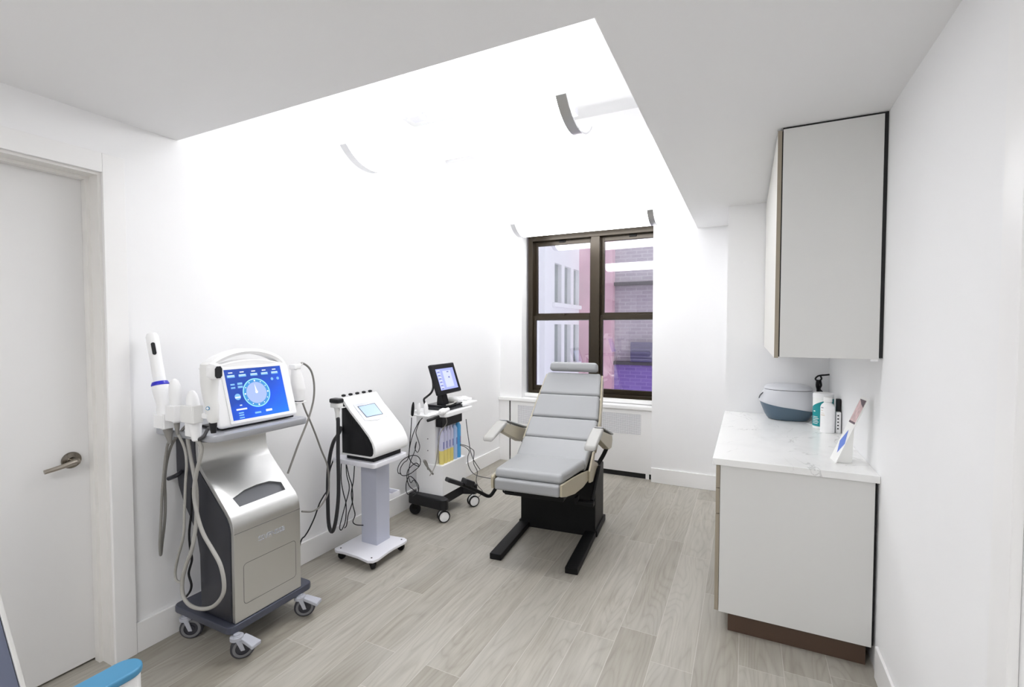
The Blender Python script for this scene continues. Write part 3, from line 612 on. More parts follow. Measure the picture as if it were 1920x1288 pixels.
def text_mesh(body, size, ext):
    cu = bpy.data.curves.new('lettering', 'FONT'); cu.body = body; cu.size = size; cu.extrude = ext; cu.align_x = 'CENTER'; cu.align_y = 'CENTER'
    o = bpy.data.objects.new('lettering', cu); COL.objects.link(o); bpy.context.view_layer.update()
    me = bpy.data.meshes.new_from_object(o.evaluated_get(bpy.context.evaluated_depsgraph_get())); bpy.data.objects.remove(o)
    bm = bmesh.new(); bm.from_mesh(me); bpy.data.meshes.remove(me); return bm
# letters face +X, reading along +Y
RX = Matrix(((0, 0, 1, 0), (1, 0, 0, 0), (0, 1, 0, 0), (0, 0, 0, 1)))
m = MB(); m.take(text_mesh('SSVPNSSB', .036, .002), Matrix.Translation((-2.1995, 1.645, .529)) @ RX)
build('lettering', m, M['pedal'], tr)
build('base_plate', MB().prism([(x-2.66, y+1.405) for x, y in rrect(0, .47, 0, .49, .035)], 'xy', .122, .160, .008), M['plate'], tr)
# tray
tp = [(x-2.665, y+1.335) for x, y in rrect(0, .50, 0, .535, .05)]
build('tray', MB().prism(tp, 'xy', 1.070, 1.104, .007), M['silverd'], tr)
m = MB(); m.box(-2.205, -2.195, 1.40, 1.80, 1.1035, 1.1055, .001); m.box(-2.26, -2.21, 1.79, 1.845, 1.1035, 1.1055, .001)
build('tray_inlay', m, M['pedal'], tr)
m = MB(); m.tube([(-2.60, Y0-.002, .86), (-2.60, Y0-.03, .845), (-2.66+.012, Y0-.04, .825)], .011, 10); build('cord_hook', m, M['char'], tr)
# handpiece holders on both sides
m = MB(); m.box(-2.50, -2.19, 1.318, 1.333, 1.185, 1.208, .004); m.box(-2.36, -2.30, 1.318, 1.333, 1.09, 1.19, .004)
build('holder_bar', m, M['whitep'], tr)
m = MB(); m.box(-2.33, -2.285, 1.88, 1.95, 1.165, 1.175, .003).box(-2.33, -2.30, 1.855, 1.90, 1.09, 1.172, .004)
build('side_holder', m, M['whitep'], tr)
for (x, y, az, br) in ((-2.168, 1.455, 1.0, .15), (-2.178, 1.825, .8, .35), (-2.545, 1.435, .7, None), (-2.55, 1.85, .8, None)):
    caster(tr, x, y, .122, .055, .028, az, 'silver', br)

# ------------------------------------------------------------------ desktop console with the blue screen
co = thing('touchscreen_console', (-2.36, 1.63, 1.105), 'white desktop console with lit blue dial screen on the silver trolley', 'medical device')
def ring(x, y0, y1, z, r): return None
m = MB()
F0, F1 = Vector((-2.233, 0, 1.112)), Vector((-2.318, 0, 1.405))     # front plane bottom, top
def fp(y, s, d=0):
    """point on the console front: s 0..1 up the slope, d outwards"""
    n_ = Vector((F1.z-F0.z, 0, F0.x-F1.x)).normalized(); p = F0.lerp(F1, s)+n_*d; return (p.x, y, p.z)
fr = [fp(1.395, 0), fp(1.855, 0), fp(1.855, 1), fp(1.395, 1)]
bk = [(-2.44, 1.50, 1.112), (-2.44, 1.77, 1.112), (-2.40, 1.79, 1.415), (-2.40, 1.47, 1.415)]
m.hexa([fr[0], bk[0], bk[1], fr[1], fr[3], bk[3], bk[2], fr[2]], .022, 4)
build('housing', m, M['whitep'], co)
m = MB(); m.box(-2.42, -2.25, 1.43, 1.83, 1.1045, 1.118, .003); build('foot', m, M['blackp'], co)
m = MB()
N = 24; path = []
for i in range(N+1):
    t = i/N; y = 1.415+.42*t; z = 1.392+.084*(math.sin(PI*t))**.6; path.append((y, z))
rings = []
for i, (y, z) in enumerate(path):
    a = path[max(i-1, 0)]; b = path[min(i+1, N)]; d = Vector((b[0]-a[0], b[1]-a[1])).normalized(); nx, nz = -d.y, d.x; hw = .014
    rings.append([(-2.36+cx_, y+nx*hh, z+nz*hh) for cx_, hh in ((-.03, -hw), (-.036, 0), (-.03, hw), (.028, hw), (.034, 0), (.028, -hw))])
m.loft(rings); build('handle', m, M['whitep'], co)
capp = [(1.42+.41*i/20, 1.39+.044*math.sin(PI*i/20)**.6) for i in range(21)]
build('top_shell', MB().prism(capp, 'yz', -2.392, -2.326, .006, 3), M['whitep'], co)
# bezel, display and its image
def sq(y0, y1, s0, s1, d, mb): mb.quad(fp(y0, s0, d), fp(y1, s0, d), fp(y1, s1, d), fp(y0, s1, d))
m = MB(); SY0, SY1, S0, S1 = 1.478, 1.795, .105, .945
for y0, y1, s0, s1 in ((SY0-.016, SY1+.016, S0-.05, S0), (SY0-.016, SY1+.016, S1, S1+.022), (SY0-.016, SY0, S0, S1), (SY1, SY1+.016, S0, S1)):
    m.hexa([fp(y0, s0, -.002), fp(y1, s0, -.002), fp(y1, s0, .003), fp(y0, s0, .003), fp(y0, s1, -.002), fp(y1, s1, -.002), fp(y1, s1, .003), fp(y0, s1, .003)], .0015, 2)
build('bezel', m, M['whitep'], co)
m = MB(); sq(SY0, SY1, S0, S1, .0008, m)
disp = build('display', m, M['scrblue'], co)
Hh = (F1-F0).length
def disc(mb, yc, sc, r0, r1, d, n=48):
    for k in range(n):
        a, b = 2*PI*k/n, 2*PI*(k+1)/n
        q = lambda r, t: fp(yc+r*math.cos(t), sc+r*math.sin(t)/Hh, d)
        if r0 < 1e-6: mb.add([fp(yc, sc, d), q(r1, a), q(r1, b)], [(0, 1, 2)])
        else: mb.quad(q(r0, a), q(r1, a), q(r1, b), q(r0, b))
m = MB(); dy, ds = 1.629, .515
m.use(0); disc(m, dy, ds, .070, .0755, .0012); m.use(1); disc(m, dy, ds, .056, .070, .0012); m.use(2); disc(m, dy, ds, 0, .056, .0012)
m.use(3)
for k in range(12):
    a = PI*2*k/12; disc(m, dy+.063*math.cos(a), ds+.063*math.sin(a)/Hh, 0, .003 if k % 3 else .0045, .0015, 8)
m.add([fp(dy-.006, ds+.005/Hh, .0016), fp(dy+.006, ds+.002/Hh, .0016), fp(dy-.004, ds+.048/Hh, .0016)], [(0, 1, 2)]); disc(m, dy, ds+.004/Hh, 0, .008, .0016, 16)
build('dial', m, [M['ui_cyan'], M['ui_ring'], M['ui_face'], M['ui_white']], disp)
m = MB()
def chip(yf, sf, w, h, i): m.use(i); sq(SY0+(SY1-SY0)*yf-w/2, SY0+(SY1-SY0)*yf+w/2, S0+(S1-S0)*sf-h/2/Hh, S0+(S1-S0)*sf+h/2/Hh, .0012, m)
for yf in (.10, .29, .49, .68, .87):
    chip(yf, .865, .040, .014, 0); chip(yf, .873, .034, .004, 1); chip(yf, .935, .022, .005, 1)
for yf, sf in ((.10, .70), (.10, .635)): chip(yf, sf, .022, .008, 0); chip(yf+.12, sf+.005, .026, .011, 0)
for yf in (.80, .91): disc(m.use(0), SY0+(SY1-SY0)*yf, S0+(S1-S0)*.735/1, 0, .008, .0012, 16)
m.use(0); disc(m, SY0+.046, S0+(S1-S0)*.45, 0, .016, .0011, 24); chip(.145, .44, .028, .006, 1)
chip(.17, .28, .012, .005, 1); chip(.17, .20, .056, .008, 1)
for sf in (.13, .085, .035): chip(.15, sf, .026, .006, 0)
chip(.43, .085, .034, .009, 0); chip(.63, .10, .036, .011, 1)
build('screen_image', m, [M['ui_light'], M['ui_white']], disp)

# ------------------------------------------------------------------ handpieces of the trolley
def cable(name, key, r, mat, parent=None, label=None, cat=None, group=None, n=8):
    m = MB().tube(P[key], r, n)
    return build(name, m, mat, parent) if parent else single(name, m, mat, label, cat, group)
hy = 1.327
w1 = thing('wand_handpiece', (-2.50, hy, 1.15), 'tall white wand handpiece with dark window and blue ring, leftmost on the trolley', 'handpiece', 'trolley handpieces')
A, B = Vector((-2.503, hy-.012, 1.165)), Vector((-2.608, hy-.012, 1.575)); d = (B-A).normalized()
build('grip', MB().lathe([(.02, -.055), (.030, -.045), (.034, -.01), (.034, .03), (.028, .07), (.034, .12), (.037, .15), (.030, .172)], A, d, 24), M['whitep'], w1)
build('ring', MB().lathe([(.036, .160), (.037, .166), (.032, .178), (.024, .180)], A, d, 24), M['bluering'], w1, label='blue ring')
L_ = (B-A).length
build('shaft', MB().lathe([(.026, .172), (.025, .29), (.0253, .30), (.0247, .302), (.025, .305), (.026, .36), (.026, L_-.02), (.02, L_-.005), (.008, L_)], A, d, 24), M['whitep'], w1)
m = MB(); side = Vector((.86, -.5, 0)); side = (side-d*side.dot(d)).normalized(); c_ = A+d*(L_-.085)+side*.0235
ux = d.cross(side); pts = []
for k in range(20):
    a = 2*PI*k/20; pts.append((math.cos(a)*.0085, math.sin(a)*.0085+(.022 if math.sin(a) > 0 else -.022)))
m.loft([[tuple(c_+ux*p+d*q+side*h_) for p, q in pts] for h_ in (0, .005)]); build('window', m, M['blackg'], w1, label='black optical window')
m = MB(); m.lathe([(.021, -.055), (.017, -.075), (.012, -.10), (.008, -.125)], A, (d+Vector((.0, 0, .0))).normalized(), 16); build('strain_relief', m, M['cgrey'], w1)
build('cable', MB().tube([tuple(A-d*.11)]+P['wand_cable'][1:], .0065, 8), M['cgrey'], w1)
build('clip', MB().box(-2.54, -2.462, hy-.048, hy-.04, 1.12, 1.185, .003).box(-2.472, -2.455, hy-.045, hy+.0, 1.12, 1.19, .003), M['whitep'], tr)

w2 = thing('slim_handpiece', (-2.42, hy, 1.15), 'short white round-tipped handpiece, second from left on the trolley', 'handpiece', 'trolley handpieces')
A = Vector((-2.415, hy-.012, 1.17)); d = Vector((-.06, 0, 1)).normalized()
build('body', MB().lathe([(.016, -.02), (.022, .0), (.024, .06), (.026, .12), (.024, .155), (.016, .178), (.004, .188)], A, d, 20), M['whitep'], w2)
build('strain_relief', MB().lathe([(.013, -.02), (.010, -.05), (.0065, -.08)], A, d, 14), M['cgrey'], w2)
build('cable', MB().tube([tuple(A-d*.07)]+P['probe_cable'][2:], .0062, 8), M['cpale'], w2)
build('clip', MB().box(-2.45, -2.375, hy-.045, hy-.036, 1.16, 1.235, .004).box(-2.45, -2.44, hy-.04, hy, 1.16, 1.235, .003).box(-2.385, -2.375, hy-.04, hy, 1.16, 1.235, .003), M['whitep'], tr)

w3 = thing('stubby_handpiece', (-2.29, hy, 1.1), 'white tapered handpiece held upside down with a long looping pale cable', 'handpiece', 'trolley handpieces')
A = Vector((-2.272, hy-.006, 1.075)); d = Vector((-.13, 0, 1)).normalized()
build('body', MB().lathe([(.012, 0), (.018, .005), (.022, .03), (.028, .08), (.030, .10), (.031, .135), (.026, .19), (.021, .215), (.012, .232), (.003, .236)], A, d, 22), M['whitep'], w3)
build('cable', MB().tube([tuple(A+d*.01)]+P['loop_cable'][1:], .0088, 10), M['cpale'], w3)
build('clip', MB().box(-2.325, -2.235, hy-.048, hy-.034, 1.165, 1.245, .006).box(-2.335, -2.315, hy-.04, hy+.0, 1.17, 1.24, .005).box(-2.24, -2.225, hy-.045, hy+.0, 1.165, 1.245, .004), M['offw'], tr)

w4 = thing('pistol_handpiece', (-2.2, 1.35, 1.15), 'white pistol-shaped handpiece with black lens beside the blue screen', 'handpiece', 'trolley handpieces')
gy = 1.345
m = MB()
def oval(c, ax, ay, n=16, sq=.75): return [(c[0]+ax*math.copysign(abs(math.cos(2*PI*k/n))**sq, math.cos(2*PI*k/n)), c[1]+ay*math.copysign(abs(math.sin(2*PI*k/n))**sq, math.sin(2*PI*k/n)), c[2]) for k in range(n)]
m.loft([oval((-2.185, gy, 1.165), .016, .016), oval((-2.187, gy, 1.18), .024, .022), oval((-2.190, gy, 1.24), .030, .026), oval((-2.20, gy, 1.27), .031, .027), oval((-2.205, gy, 1.31), .034, .03), oval((-2.205, gy, 1.35), .040, .032), oval((-2.205, gy, 1.41), .043, .032), oval((-2.205, gy, 1.432), .040, .030), oval((-2.205, gy, 1.438), .030, .02)])
build('grip', m, M['offw'], w4)
hd_ = Vector((.80, -.15, -.03)).normalized()
m = MB(); c_ = Vector((-2.175, gy-.004, 1.402))
def hexr(c, d, w, h):
    s_ = Vector((0, 0, 1)).cross(d).normalized(); u_ = d.cross(s_)
    return [tuple(c+s_*w*a+u_*h*b) for a, b in ((-.55, 1), (.55, 1), (1, .6), (1, -.6), (.55, -1), (-.55, -1), (-1, -.6), (-1, .6))]
m.loft([hexr(c_, hd_, .026, .036), hexr(c_+hd_*.05, hd_, .024, .034), hexr(c_+hd_*.062, hd_, .019, .030)]); build('nozzle', m, M['whitep'], w4)
m = MB(); m.loft([hexr(c_+hd_*.0615, hd_, .015, .027), hexr(c_+hd_*.064, hd_, .0145, .0265)]); build('lens', m, M['blackg'], w4, label='black lens')
m = MB(); bc = Vector((-2.178, gy-.0265, 1.235)); bn = Vector((.45, -.89, 0)); m.lathe([(.006, 0), (.0085, 0), (.0085, .003), (.006, .003)], bc, bn, 24); m.use(1).lathe([(0, 0), (.0062, 0), (.0058, .0035), (0, .004)], bc, bn, 20)
build('button', m, [M['binblue'], M['whitep']], w4, label='white button with blue ring')
build('strain_relief', MB().lathe([(.017, 0), (.016, -.015), (.011, -.05)], (-2.186, gy, 1.167), (-.05, 0, 1), 16), M['blackp'], w4)
build('cable', MB().tube([(-2.184, gy, 1.13)]+P['grip_cable'][2:]+[(-2.32, 1.42, 1.05)], .0075, 8), M['cdark'], w4)

w5 = thing('cup_handpiece', (-2.3, 1.91, 1.17), 'white flared handpiece in the holder right of the blue-screen console', 'handpiece', 'trolley handpieces')
m = MB(); cy_ = 1.905
m.loft([oval((-2.31, cy_+.01, 1.18), .028, .026), oval((-2.31, cy_+.01, 1.235), .032, .032), oval((-2.31, cy_+.008, 1.245), .036, .035), oval((-2.31, cy_+.006, 1.26), .035, .034), oval((-2.31, cy_, 1.31), .030, .031), oval((-2.31, cy_-.005, 1.345), .024, .025), oval((-2.31, cy_-.008, 1.365), .022, .023)])
m.box(-2.335, -2.285, cy_-.035, cy_+.012, 1.362, 1.39, .006); build('body', m, M['whitep'], w5)
build('cap', MB().lathe([(0, 0), (.026, 0), (.027, .006), (.0, .007)], (-2.31, cy_+.01, 1.1745), (0, 0, 1), 20), M['blackp'], w5)
build('plug', MB().cyl((-2.31, cy_+.01, 1.376), (-2.316, 1.945, 1.391), .008, 12), M['offw'], w5)
build('cable', MB().tube([(-2.312, 1.935, 1.389)]+P['arc_cable'][1:], .0062, 8), M['cgrey'], w5)
cable('drop_cable', 'drop_cable', .0055, M['cgrey'], None, 'grey cable falling from the right holder behind the silver trolley', 'cable')
cable('mains_cord', 'mains_cord', .0055, M['blackp'], None, 'black cord hanging down behind the left side of the trolley', 'cable')
P['black_cord'] += [[-2.58, 2.10, .06], [-2.54, 2.05, .008], [-2.45, 1.98, .005]]
cable('black_cable', 'black_cord', .0045, M['blackp'], None, 'thin black cord by the wall between trolley and white stand', 'cable')

# ------------------------------------------------------------------ white column stand with slope-front console
st = thing('pedestal_stand', (-2.35, 2.53, 0), 'white pedestal stand on black casters under the slope-front console', 'stand')
bp = [(-2.53, 2.37), (-2.50, 2.35), (-2.43, 2.358), (-2.30, 2.352), (-2.20, 2.335), (-2.165, 2.350), (-2.155, 2.39), (-2.166, 2.50), (-2.166, 2.56), (-2.156, 2.66), (-2.165, 2.70), (-2.20, 2.715), (-2.30, 2.703), (-2.43, 2.70), (-2.50, 2.705), (-2.53, 2.69)]
build('base', MB().prism(bp, 'xy', .058, .078, .005), M['whitem'], st)
for x, y in ((-2.49, 2.39), (-2.20, 2.375), (-2.20, 2.68), (-2.49, 2.67)): build('screw', MB().cyl((x, y, .077), (x, y, .0795), .006, 12), M['blackm'], st)
build('column', MB().box(-2.432, -2.292, 2.527, 2.664, .077, .675, .004), M['lilac'], st)
tpl = [(x-2.545, y+2.365) for x, y in rrect(0, .385, 0, .35, .03)]
build('top_plate', MB().prism(tpl, 'xy', .675, .708, .006), M['whitem'], st)
m = MB(); m.box(-2.41, -2.31, 2.664, 2.80, .345, .352).box(-2.41, -2.31, 2.79, 2.80, .352, .385).box(-2.41, -2.404, 2.664, 2.79, .352, .385).box(-2.316, -2.31, 2.664, 2.79, .352, .385)
build('accessory_tray', m, M['whitem'], st)
for (x, y, az) in ((-2.49, 2.40, .4), (-2.20, 2.385, -.6), (-2.205, 2.68, .3), (-2.49, 2.66, 1.2)): caster(st, x, y, .058, .026, .026, az, 'small')

dv = thing('slope_front_console', (-2.31, 2.54, .708), 'white slope-front console with black sides and small pale display on pedestal stand', 'medical device')
pf = [(-2.458, 1.118), (-2.446, 1.127), (-2.372, 1.047), (-2.286, .969), (-2.207, .892), (-2.178, .85), (-2.162, .815), (-2.157, .785), (-2.162, .760), (-2.178, .744), (-2.20, .738), (-2.458, .738)]
dy0, dy1 = 2.375, 2.71
build('shell', MB().prism(pf, 'xz', dy0, dy1, .005, 3), M['whitep'], dv)
cx_, cz_ = sum(p[0] for p in pf)/len(pf), sum(p[1] for p in pf)/len(pf)
sp = [(-2.447, 1.098), (-2.372, 1.024), (-2.29, .950), (-2.218, .880), (-2.188, .838), (-2.176, .80), (-2.176, .775), (-2.184, .758), (-2.20, .752), (-2.447, .752)]
for a, b in ((dy0-.003, dy0+.004), (dy1-.004, dy1+.003)):
    m = MB().prism(sp, 'xz', a, b, .002)
    build('side_panel', m, M['blackp'], dv)
m = MB()
for i in range(14):
    t = i/13; x = -2.425+.215*t; z = 1.065-.205*t
    m.box(x-.002, x+.002, dy0-.0045, dy0-.003, z-.045, z-.012)
build('vent', m, M['gap'], dv)
build('foot', MB().box(-2.44, -2.20, dy0+.03, dy1-.03, .7075, .740, .003), M['blackp'], dv)
n2_ = Vector((.152, 0, .165)).normalized()
bz = [Vector(p) for p in P['bezel']]; ds_ = [Vector(p) for p in P['disp']]
m = MB().loft([[tuple(p-n2_*.004) for p in bz], [tuple(p+n2_*.0065) for p in bz]]); build('bezel', m, M['silverd'], dv)
cen = sum(ds_, Vector())/4
m = MB().add([tuple(cen+(p-cen)*1.09+n2_*.0069) for p in ds_], [(0, 1, 2, 3)]); m.use(1).add([tuple(p+n2_*.0075) for p in ds_], [(0, 1, 2, 3)])
build('display', m, [M['blackg'], M['lcd']], dv)
m = MB(); m.box(-2.478, -2.458, 2.39, 2.69, 1.05, 1.0765, .003); build('probe_rack', m, M['whitep'], dv)
for i in range(5):
    y = 2.41+.064*i; q = MB()
    q.lathe([(.012, 0), (.012, .03), (.008, .038), (.0075, .05)], (-2.468, y, 1.077), (0, 0, 1), 14)
    q.use(1).lathe([(.0075, .05), (.014, .052), (.015, .062), (.006, .066), (.002, .066)], (-2.468, y, 1.077), (0, 0, 1), 14)
    lab = ['probe tip nearest the camera in the rack atop the slope-front console', 'second probe tip from the camera in the rack atop the slope-front console', 'middle probe tip of five in the rack atop the slope-front console', 'fourth probe tip from the camera atop the slope-front console', 'probe tip nearest the window in the rack atop the slope-front console'][i]
    single('probe_tip', q, [M['offw'], M['blackp']], lab, 'probe', 'probe tips on the slope-front console')
hp = thing('hose_handpiece', (-2.43, 2.335, .98), 'white handpiece with black flat head and thick black hose left of slope-front console', 'handpiece')
hx_, hy_ = -2.432, 2.325
build('head', MB().box(-2.485, -2.405, hy_-.03, hy_+.03, 1.098, 1.128, .01, 3), M['blackp'], hp)
build('collar', MB().box(-2.480, -2.41, hy_-.027, hy_+.027, 1.066, 1.0985, .008, 3), M['offw'], hp)
build('grip', MB().lathe([(.013, 0), (.014, .02), (.014, .05), (.02, .085), (.022, .09)], (hx_-.005, hy_, .98), (-.06, 0, 1), 18), M['offw'], hp)
build('hose', MB().tube([(-2.436, hy_, .995)]+P['hose'], .0125, 12), M['hosem'], hp)
build('holder_hook', MB().box(-2.46, -2.41, dy0-.055, dy0-.003, 1.062, 1.067, .002), M['whitep'], dv)
cable('stand_cord', 'stand_cord1', .0035, M['blackp'], None, 'black cord looping low under the stand top, nearest the trolley', 'cable', 'cords under the pedestal stand')
cable('stand_cord', 'stand_cord2', .0035, M['blackp'], None, 'black cord under the stand top ending beside the column', 'cable', 'cords under the pedestal stand')
cable('stand_cord', 'stand_cord3', .0035, M['blackp'], None, 'middle black cord hanging beneath the stand top', 'cable', 'cords under the pedestal stand')

# ------------------------------------------------------------------ white trolley with monitor and bottles
fc = thing('facial_trolley', (-2.36, 3.46, 0), 'white facial trolley with black base, monitor and coloured bottles', 'medical trolley')
ch = [(-2.56, 3.21), (-2.21, 3.185), (-2.17, 3.21), (-2.175, 3.25), (-2.255, 3.29), (-2.255, 3.60), (-2.16, 3.635), (-2.145, 3.67), (-2.19, 3.70), (-2.56, 3.69)]
build('base', MB().prism(ch, 'xy', .105, .195, .012, 3), M['blackp'], fc)
for (x, y, az) in ((-2.215, 3.232, .85), (-2.175, 3.64, .95)): caster(fc, x, y, .105, .05, .03, az, 'twin')
for (x, y, az) in ((-2.525, 3.26, .3), (-2.52, 3.66, .3)): caster(fc, x, y, .105, .05, .03, az, 'small')
build('lower_cabinet', MB().box(-2.52, -2.25, 3.27, 3.645, .19, .448, .006), M['whitep'], fc)
build('upper_cabinet', MB().box(-2.52, -2.325, 3.275, 3.64, .446, .87, .006), M['whitep'], fc)
for z in (.56, .66): build('screw', MB().cyl((-2.40, 3.2755, z), (-2.40, 3.272, z), .005, 10), M['slotm'], fc)
build('tray', MB().prism([(x-2.53, y+3.235) for x, y in rrect(0, .345, 0, .44, .04)], 'xy', .862, .898, .006), M['whitep'], fc)
build('drawer_box', MB().box(-2.47, -2.262, 3.285, 3.60, .765, .862, .006), M['blackp'], fc)
build('side_bar', MB().box(-2.44, -2.28, 3.12, 3.236, .878, .89, .004).box(-2.44, -2.43, 3.085, 3.13, .878, .89, .003), M['whitep'], fc)
m = MB(); m.box(-2.47, -2.235, 3.32, 3.60, .8975, .925, .004); m.box(-2.46, -2.25, 3.34, 3.585, .925, .94, .004); build('platform', m, M['blackg'], fc)
m = MB(); m.hexa([(-2.40, 3.40, .935), (-2.33, 3.40, .935), (-2.33, 3.50, .935), (-2.40, 3.50, .935), (-2.40, 3.42, 1.08), (-2.36, 3.42, 1.08), (-2.36, 3.48, 1.08), (-2.40, 3.48, 1.08)], .01); build('monitor_stem', m, M['blackp'], fc)
mo0, mo1 = Vector((-2.30, 0, 1.032)), Vector((-2.388, 0, 1.285)); mn = Vector((mo1.z-mo0.z, 0, mo0.x-mo1.x)).normalized()
def mp_(y, s, d): p = mo0.lerp(mo1, s)+mn*d; return (p.x, y, p.z)
m = MB(); m.hexa([mp_(3.30, 0, -.035), mp_(3.30, 0, 0), mp_(3.655, 0, 0), mp_(3.655, 0, -.035), mp_(3.30, 1, -.035), mp_(3.30, 1, 0), mp_(3.655, 1, 0), mp_(3.655, 1, -.035)], .010, 3)
mon = build('monitor', m, M['blackp'], fc)
m = MB()
def ms(y0, y1, s0, s1, d, i): m.use(i); m.quad(mp_(y0, s0, d), mp_(y1, s0, d), mp_(y1, s1, d), mp_(y0, s1, d))
ms(3.347, 3.612, .13, .83, .0008, 0); ms(3.42, 3.612, .13, .83, .0012, 1); ms(3.44, 3.56, .2, .75, .0014, 2)
for k in range(6): ms(3.355, 3.405, .16+.11*k, .245+.11*k, .0013, 2); ms(3.362, 3.398, .165+.11*k, .19+.11*k, .0016, 3)
ms(3.505, 3.525, .5, .545, .0018, 3); ms(3.50, 3.53, .69, .72, .0018, 3)
build('display', m, [M['lcd2'], M['lcd2'], M['lcd2l'], M['lcd2d']], mon)
m = MB(); m.tube(P['arm_cable'], .009, 8); build('monitor_cable', m, M['blackp'], fc)
m = MB()
for k in range(3):
    o_ = .012*k; m.tube([(-2.27+.02*math.sin(k), 3.36+o_, .944), (-2.26, 3.44+o_, .948), (-2.29, 3.52+o_, .946), (-2.36, 3.53+o_, .944), (-2.37, 3.45+o_, .946)], .004, 6)
build('coiled_tube', m, M['cpale'], fc)
# bottles in front of the upper cabinet
bl = [(3.315, M['clearb'], .262, 'yellow-filled clear bottle nearest the camera on the facial trolley ledge', True), (3.362, M['clearb'], .264, 'second yellow-filled bottle from the left on facial trolley ledge', True), (3.409, M['clearb'], .266, 'third yellow-filled bottle from the left on facial trolley ledge', True),
      (3.456, M['clearb'], .268, 'fourth yellow-filled bottle, beside the pale blue one', True), (3.510, M['bluel'], .27, 'pale blue bottle between yellow and deep blue ones', False), (3.568, M['blueb'], .285, 'deep blue bottle at right end of the trolley ledge', False)]
for i, (y, bm_, hgt_, lab, yel) in enumerate(bl):
    r = .022 if yel else .026
    b = thing('serum_bottle', (-2.288, y, .4485), lab, 'bottle', 'serum bottles on the facial trolley')
    z0 = .4485
    if yel:
        build('liquid', MB().lathe([(0, 0), (r-.002, 0), (r, .004), (r, .115), (0, .115)], (-2.288, y, z0), (0, 0, 1), 20), M['yellowl'], b)
        build('bottle_body', MB().lathe([(r, .115), (r, hgt_), (r*.55, hgt_+.02), (r*.5, hgt_+.045)], (-2.288, y, z0), (0, 0, 1), 20), bm_, b)
    else:
        build('bottle_body', MB().lathe([(0, 0), (r-.003, 0), (r, .004), (r, hgt_), (r*.6, hgt_+.02), (r*.5, hgt_+.03)], (-2.288, y, z0), (0, 0, 1), 20), bm_, b)
    build('label', MB().box(-2.2885+r*.96, -2.2868+r, y-.006, y+.006, z0+.13, z0+.19, .0005), M['capd'], b)
# handpieces round the tray
def pen(x, y, z0, z1, r, mat, lab, lean=0):
    m = MB().lathe([(r*.5, 0), (r*.9, .01), (r, .03), (r, (z1-z0)*.6), (r*.75, (z1-z0)*.85), (r*.35, z1-z0)], (x, y, z0), (lean, 0, 1), 14)
    single('trolley_handpiece', m, mat, lab, 'handpiece', 'facial trolley handpieces')
def pen2(*a, **k): pen(*a, **k)
pen(-2.43, 3.105, .8795, .995, .013, M['blackp'], 'black pen handpiece at left end of the facial trolley rail', .12)
pen(-2.39, 3.135, .8905, .985, .017, M['whitep'], 'white upright handpiece just right of the black pen', .1)
pen(-2.33, 3.155, .8905, .99, .019, M['whitep'], 'white upright handpiece with black clip nearest the monitor cable', .02)
m = MB().tube([(-2.245, 3.06, .865), (-2.23, 3.11, .872), (-2.215, 3.17, .885)], .012, 10); single('black_applicator', m, M['blackp'], 'black bent applicator hung under left rail of facial trolley', 'handpiece')
m = MB().lathe([(.012, 0), (.026, .012), (.028, .05), (.017, .09), (.015, .13), (.006, .14)], (-2.215, 3.19, .91), (-.05, .95, .06), 16); single('roller_handpiece', m, M['whitep'], 'white bulbous handpiece lying on the near edge of facial trolley tray', 'handpiece')
for k in range(4):
    y = 3.585+.06*k
    m = MB().lathe([(.010, 0), (.022, .004), (.024, .035), (.013, .06), (.012, .095)], (-2.40+.01*k, y, .952-.004*k), (.75, .25, -.03), 14)
    single('white_applicator', m, M['whitep'] if k % 2 else M['offw'], ['white applicator beside the monitor stem on far tray side, nearest the monitor', 'white applicator second from the monitor on far tray side', 'white applicator third from the monitor on far tray side', 'white applicator furthest right past the facial trolley tray edge'][k], 'handpiece', 'white applicators on the facial trolley')
build('applicator_rest', MB().box(-2.44, -2.22, 3.56, 3.80, .905, .927, .006).box(-2.42, -2.30, 3.64, 3.70, .885, .906), M['whitep'], fc)
for i, (k, mt, lab) in enumerate((('tangle1', 'blackp', 'black cable coiled in a wide loop left of facial trolley'), ('tangle2', 'blackp', 'black cable tangled under the coil, reaching the black base'), ('tangle3', 'cdark', 'dark curly cable nearest the white cabinet side'))):
    cable('handpiece_cord', k, .0035, M[mt], None, lab, 'cable', 'cords of the facial trolley', 6)
cable('tray_lead', 'tray_cord', .004, M['cgrey'], None, 'grey lead draped from tray down the facial trolley cabinet', 'cable')
m = MB().tube(P['looped_lead'], .008, 8); single('lead_plug', m, M['cgrey'], 'short grey looped plug lead against the white cabinet side', 'cable')
for k, lab in (('right_cord1', 'thin black cord falling from the right tray corner of facial trolley'), ('right_cord2', 'black cord from the bottles running towards the grey chair'), ('right_cord3', 'black cord from the bottles reaching the floor by right caster')):
    cable('power_lead', k, .0035, M['cdark'], None, lab, 'cable', 'power leads of the facial trolley', 6)
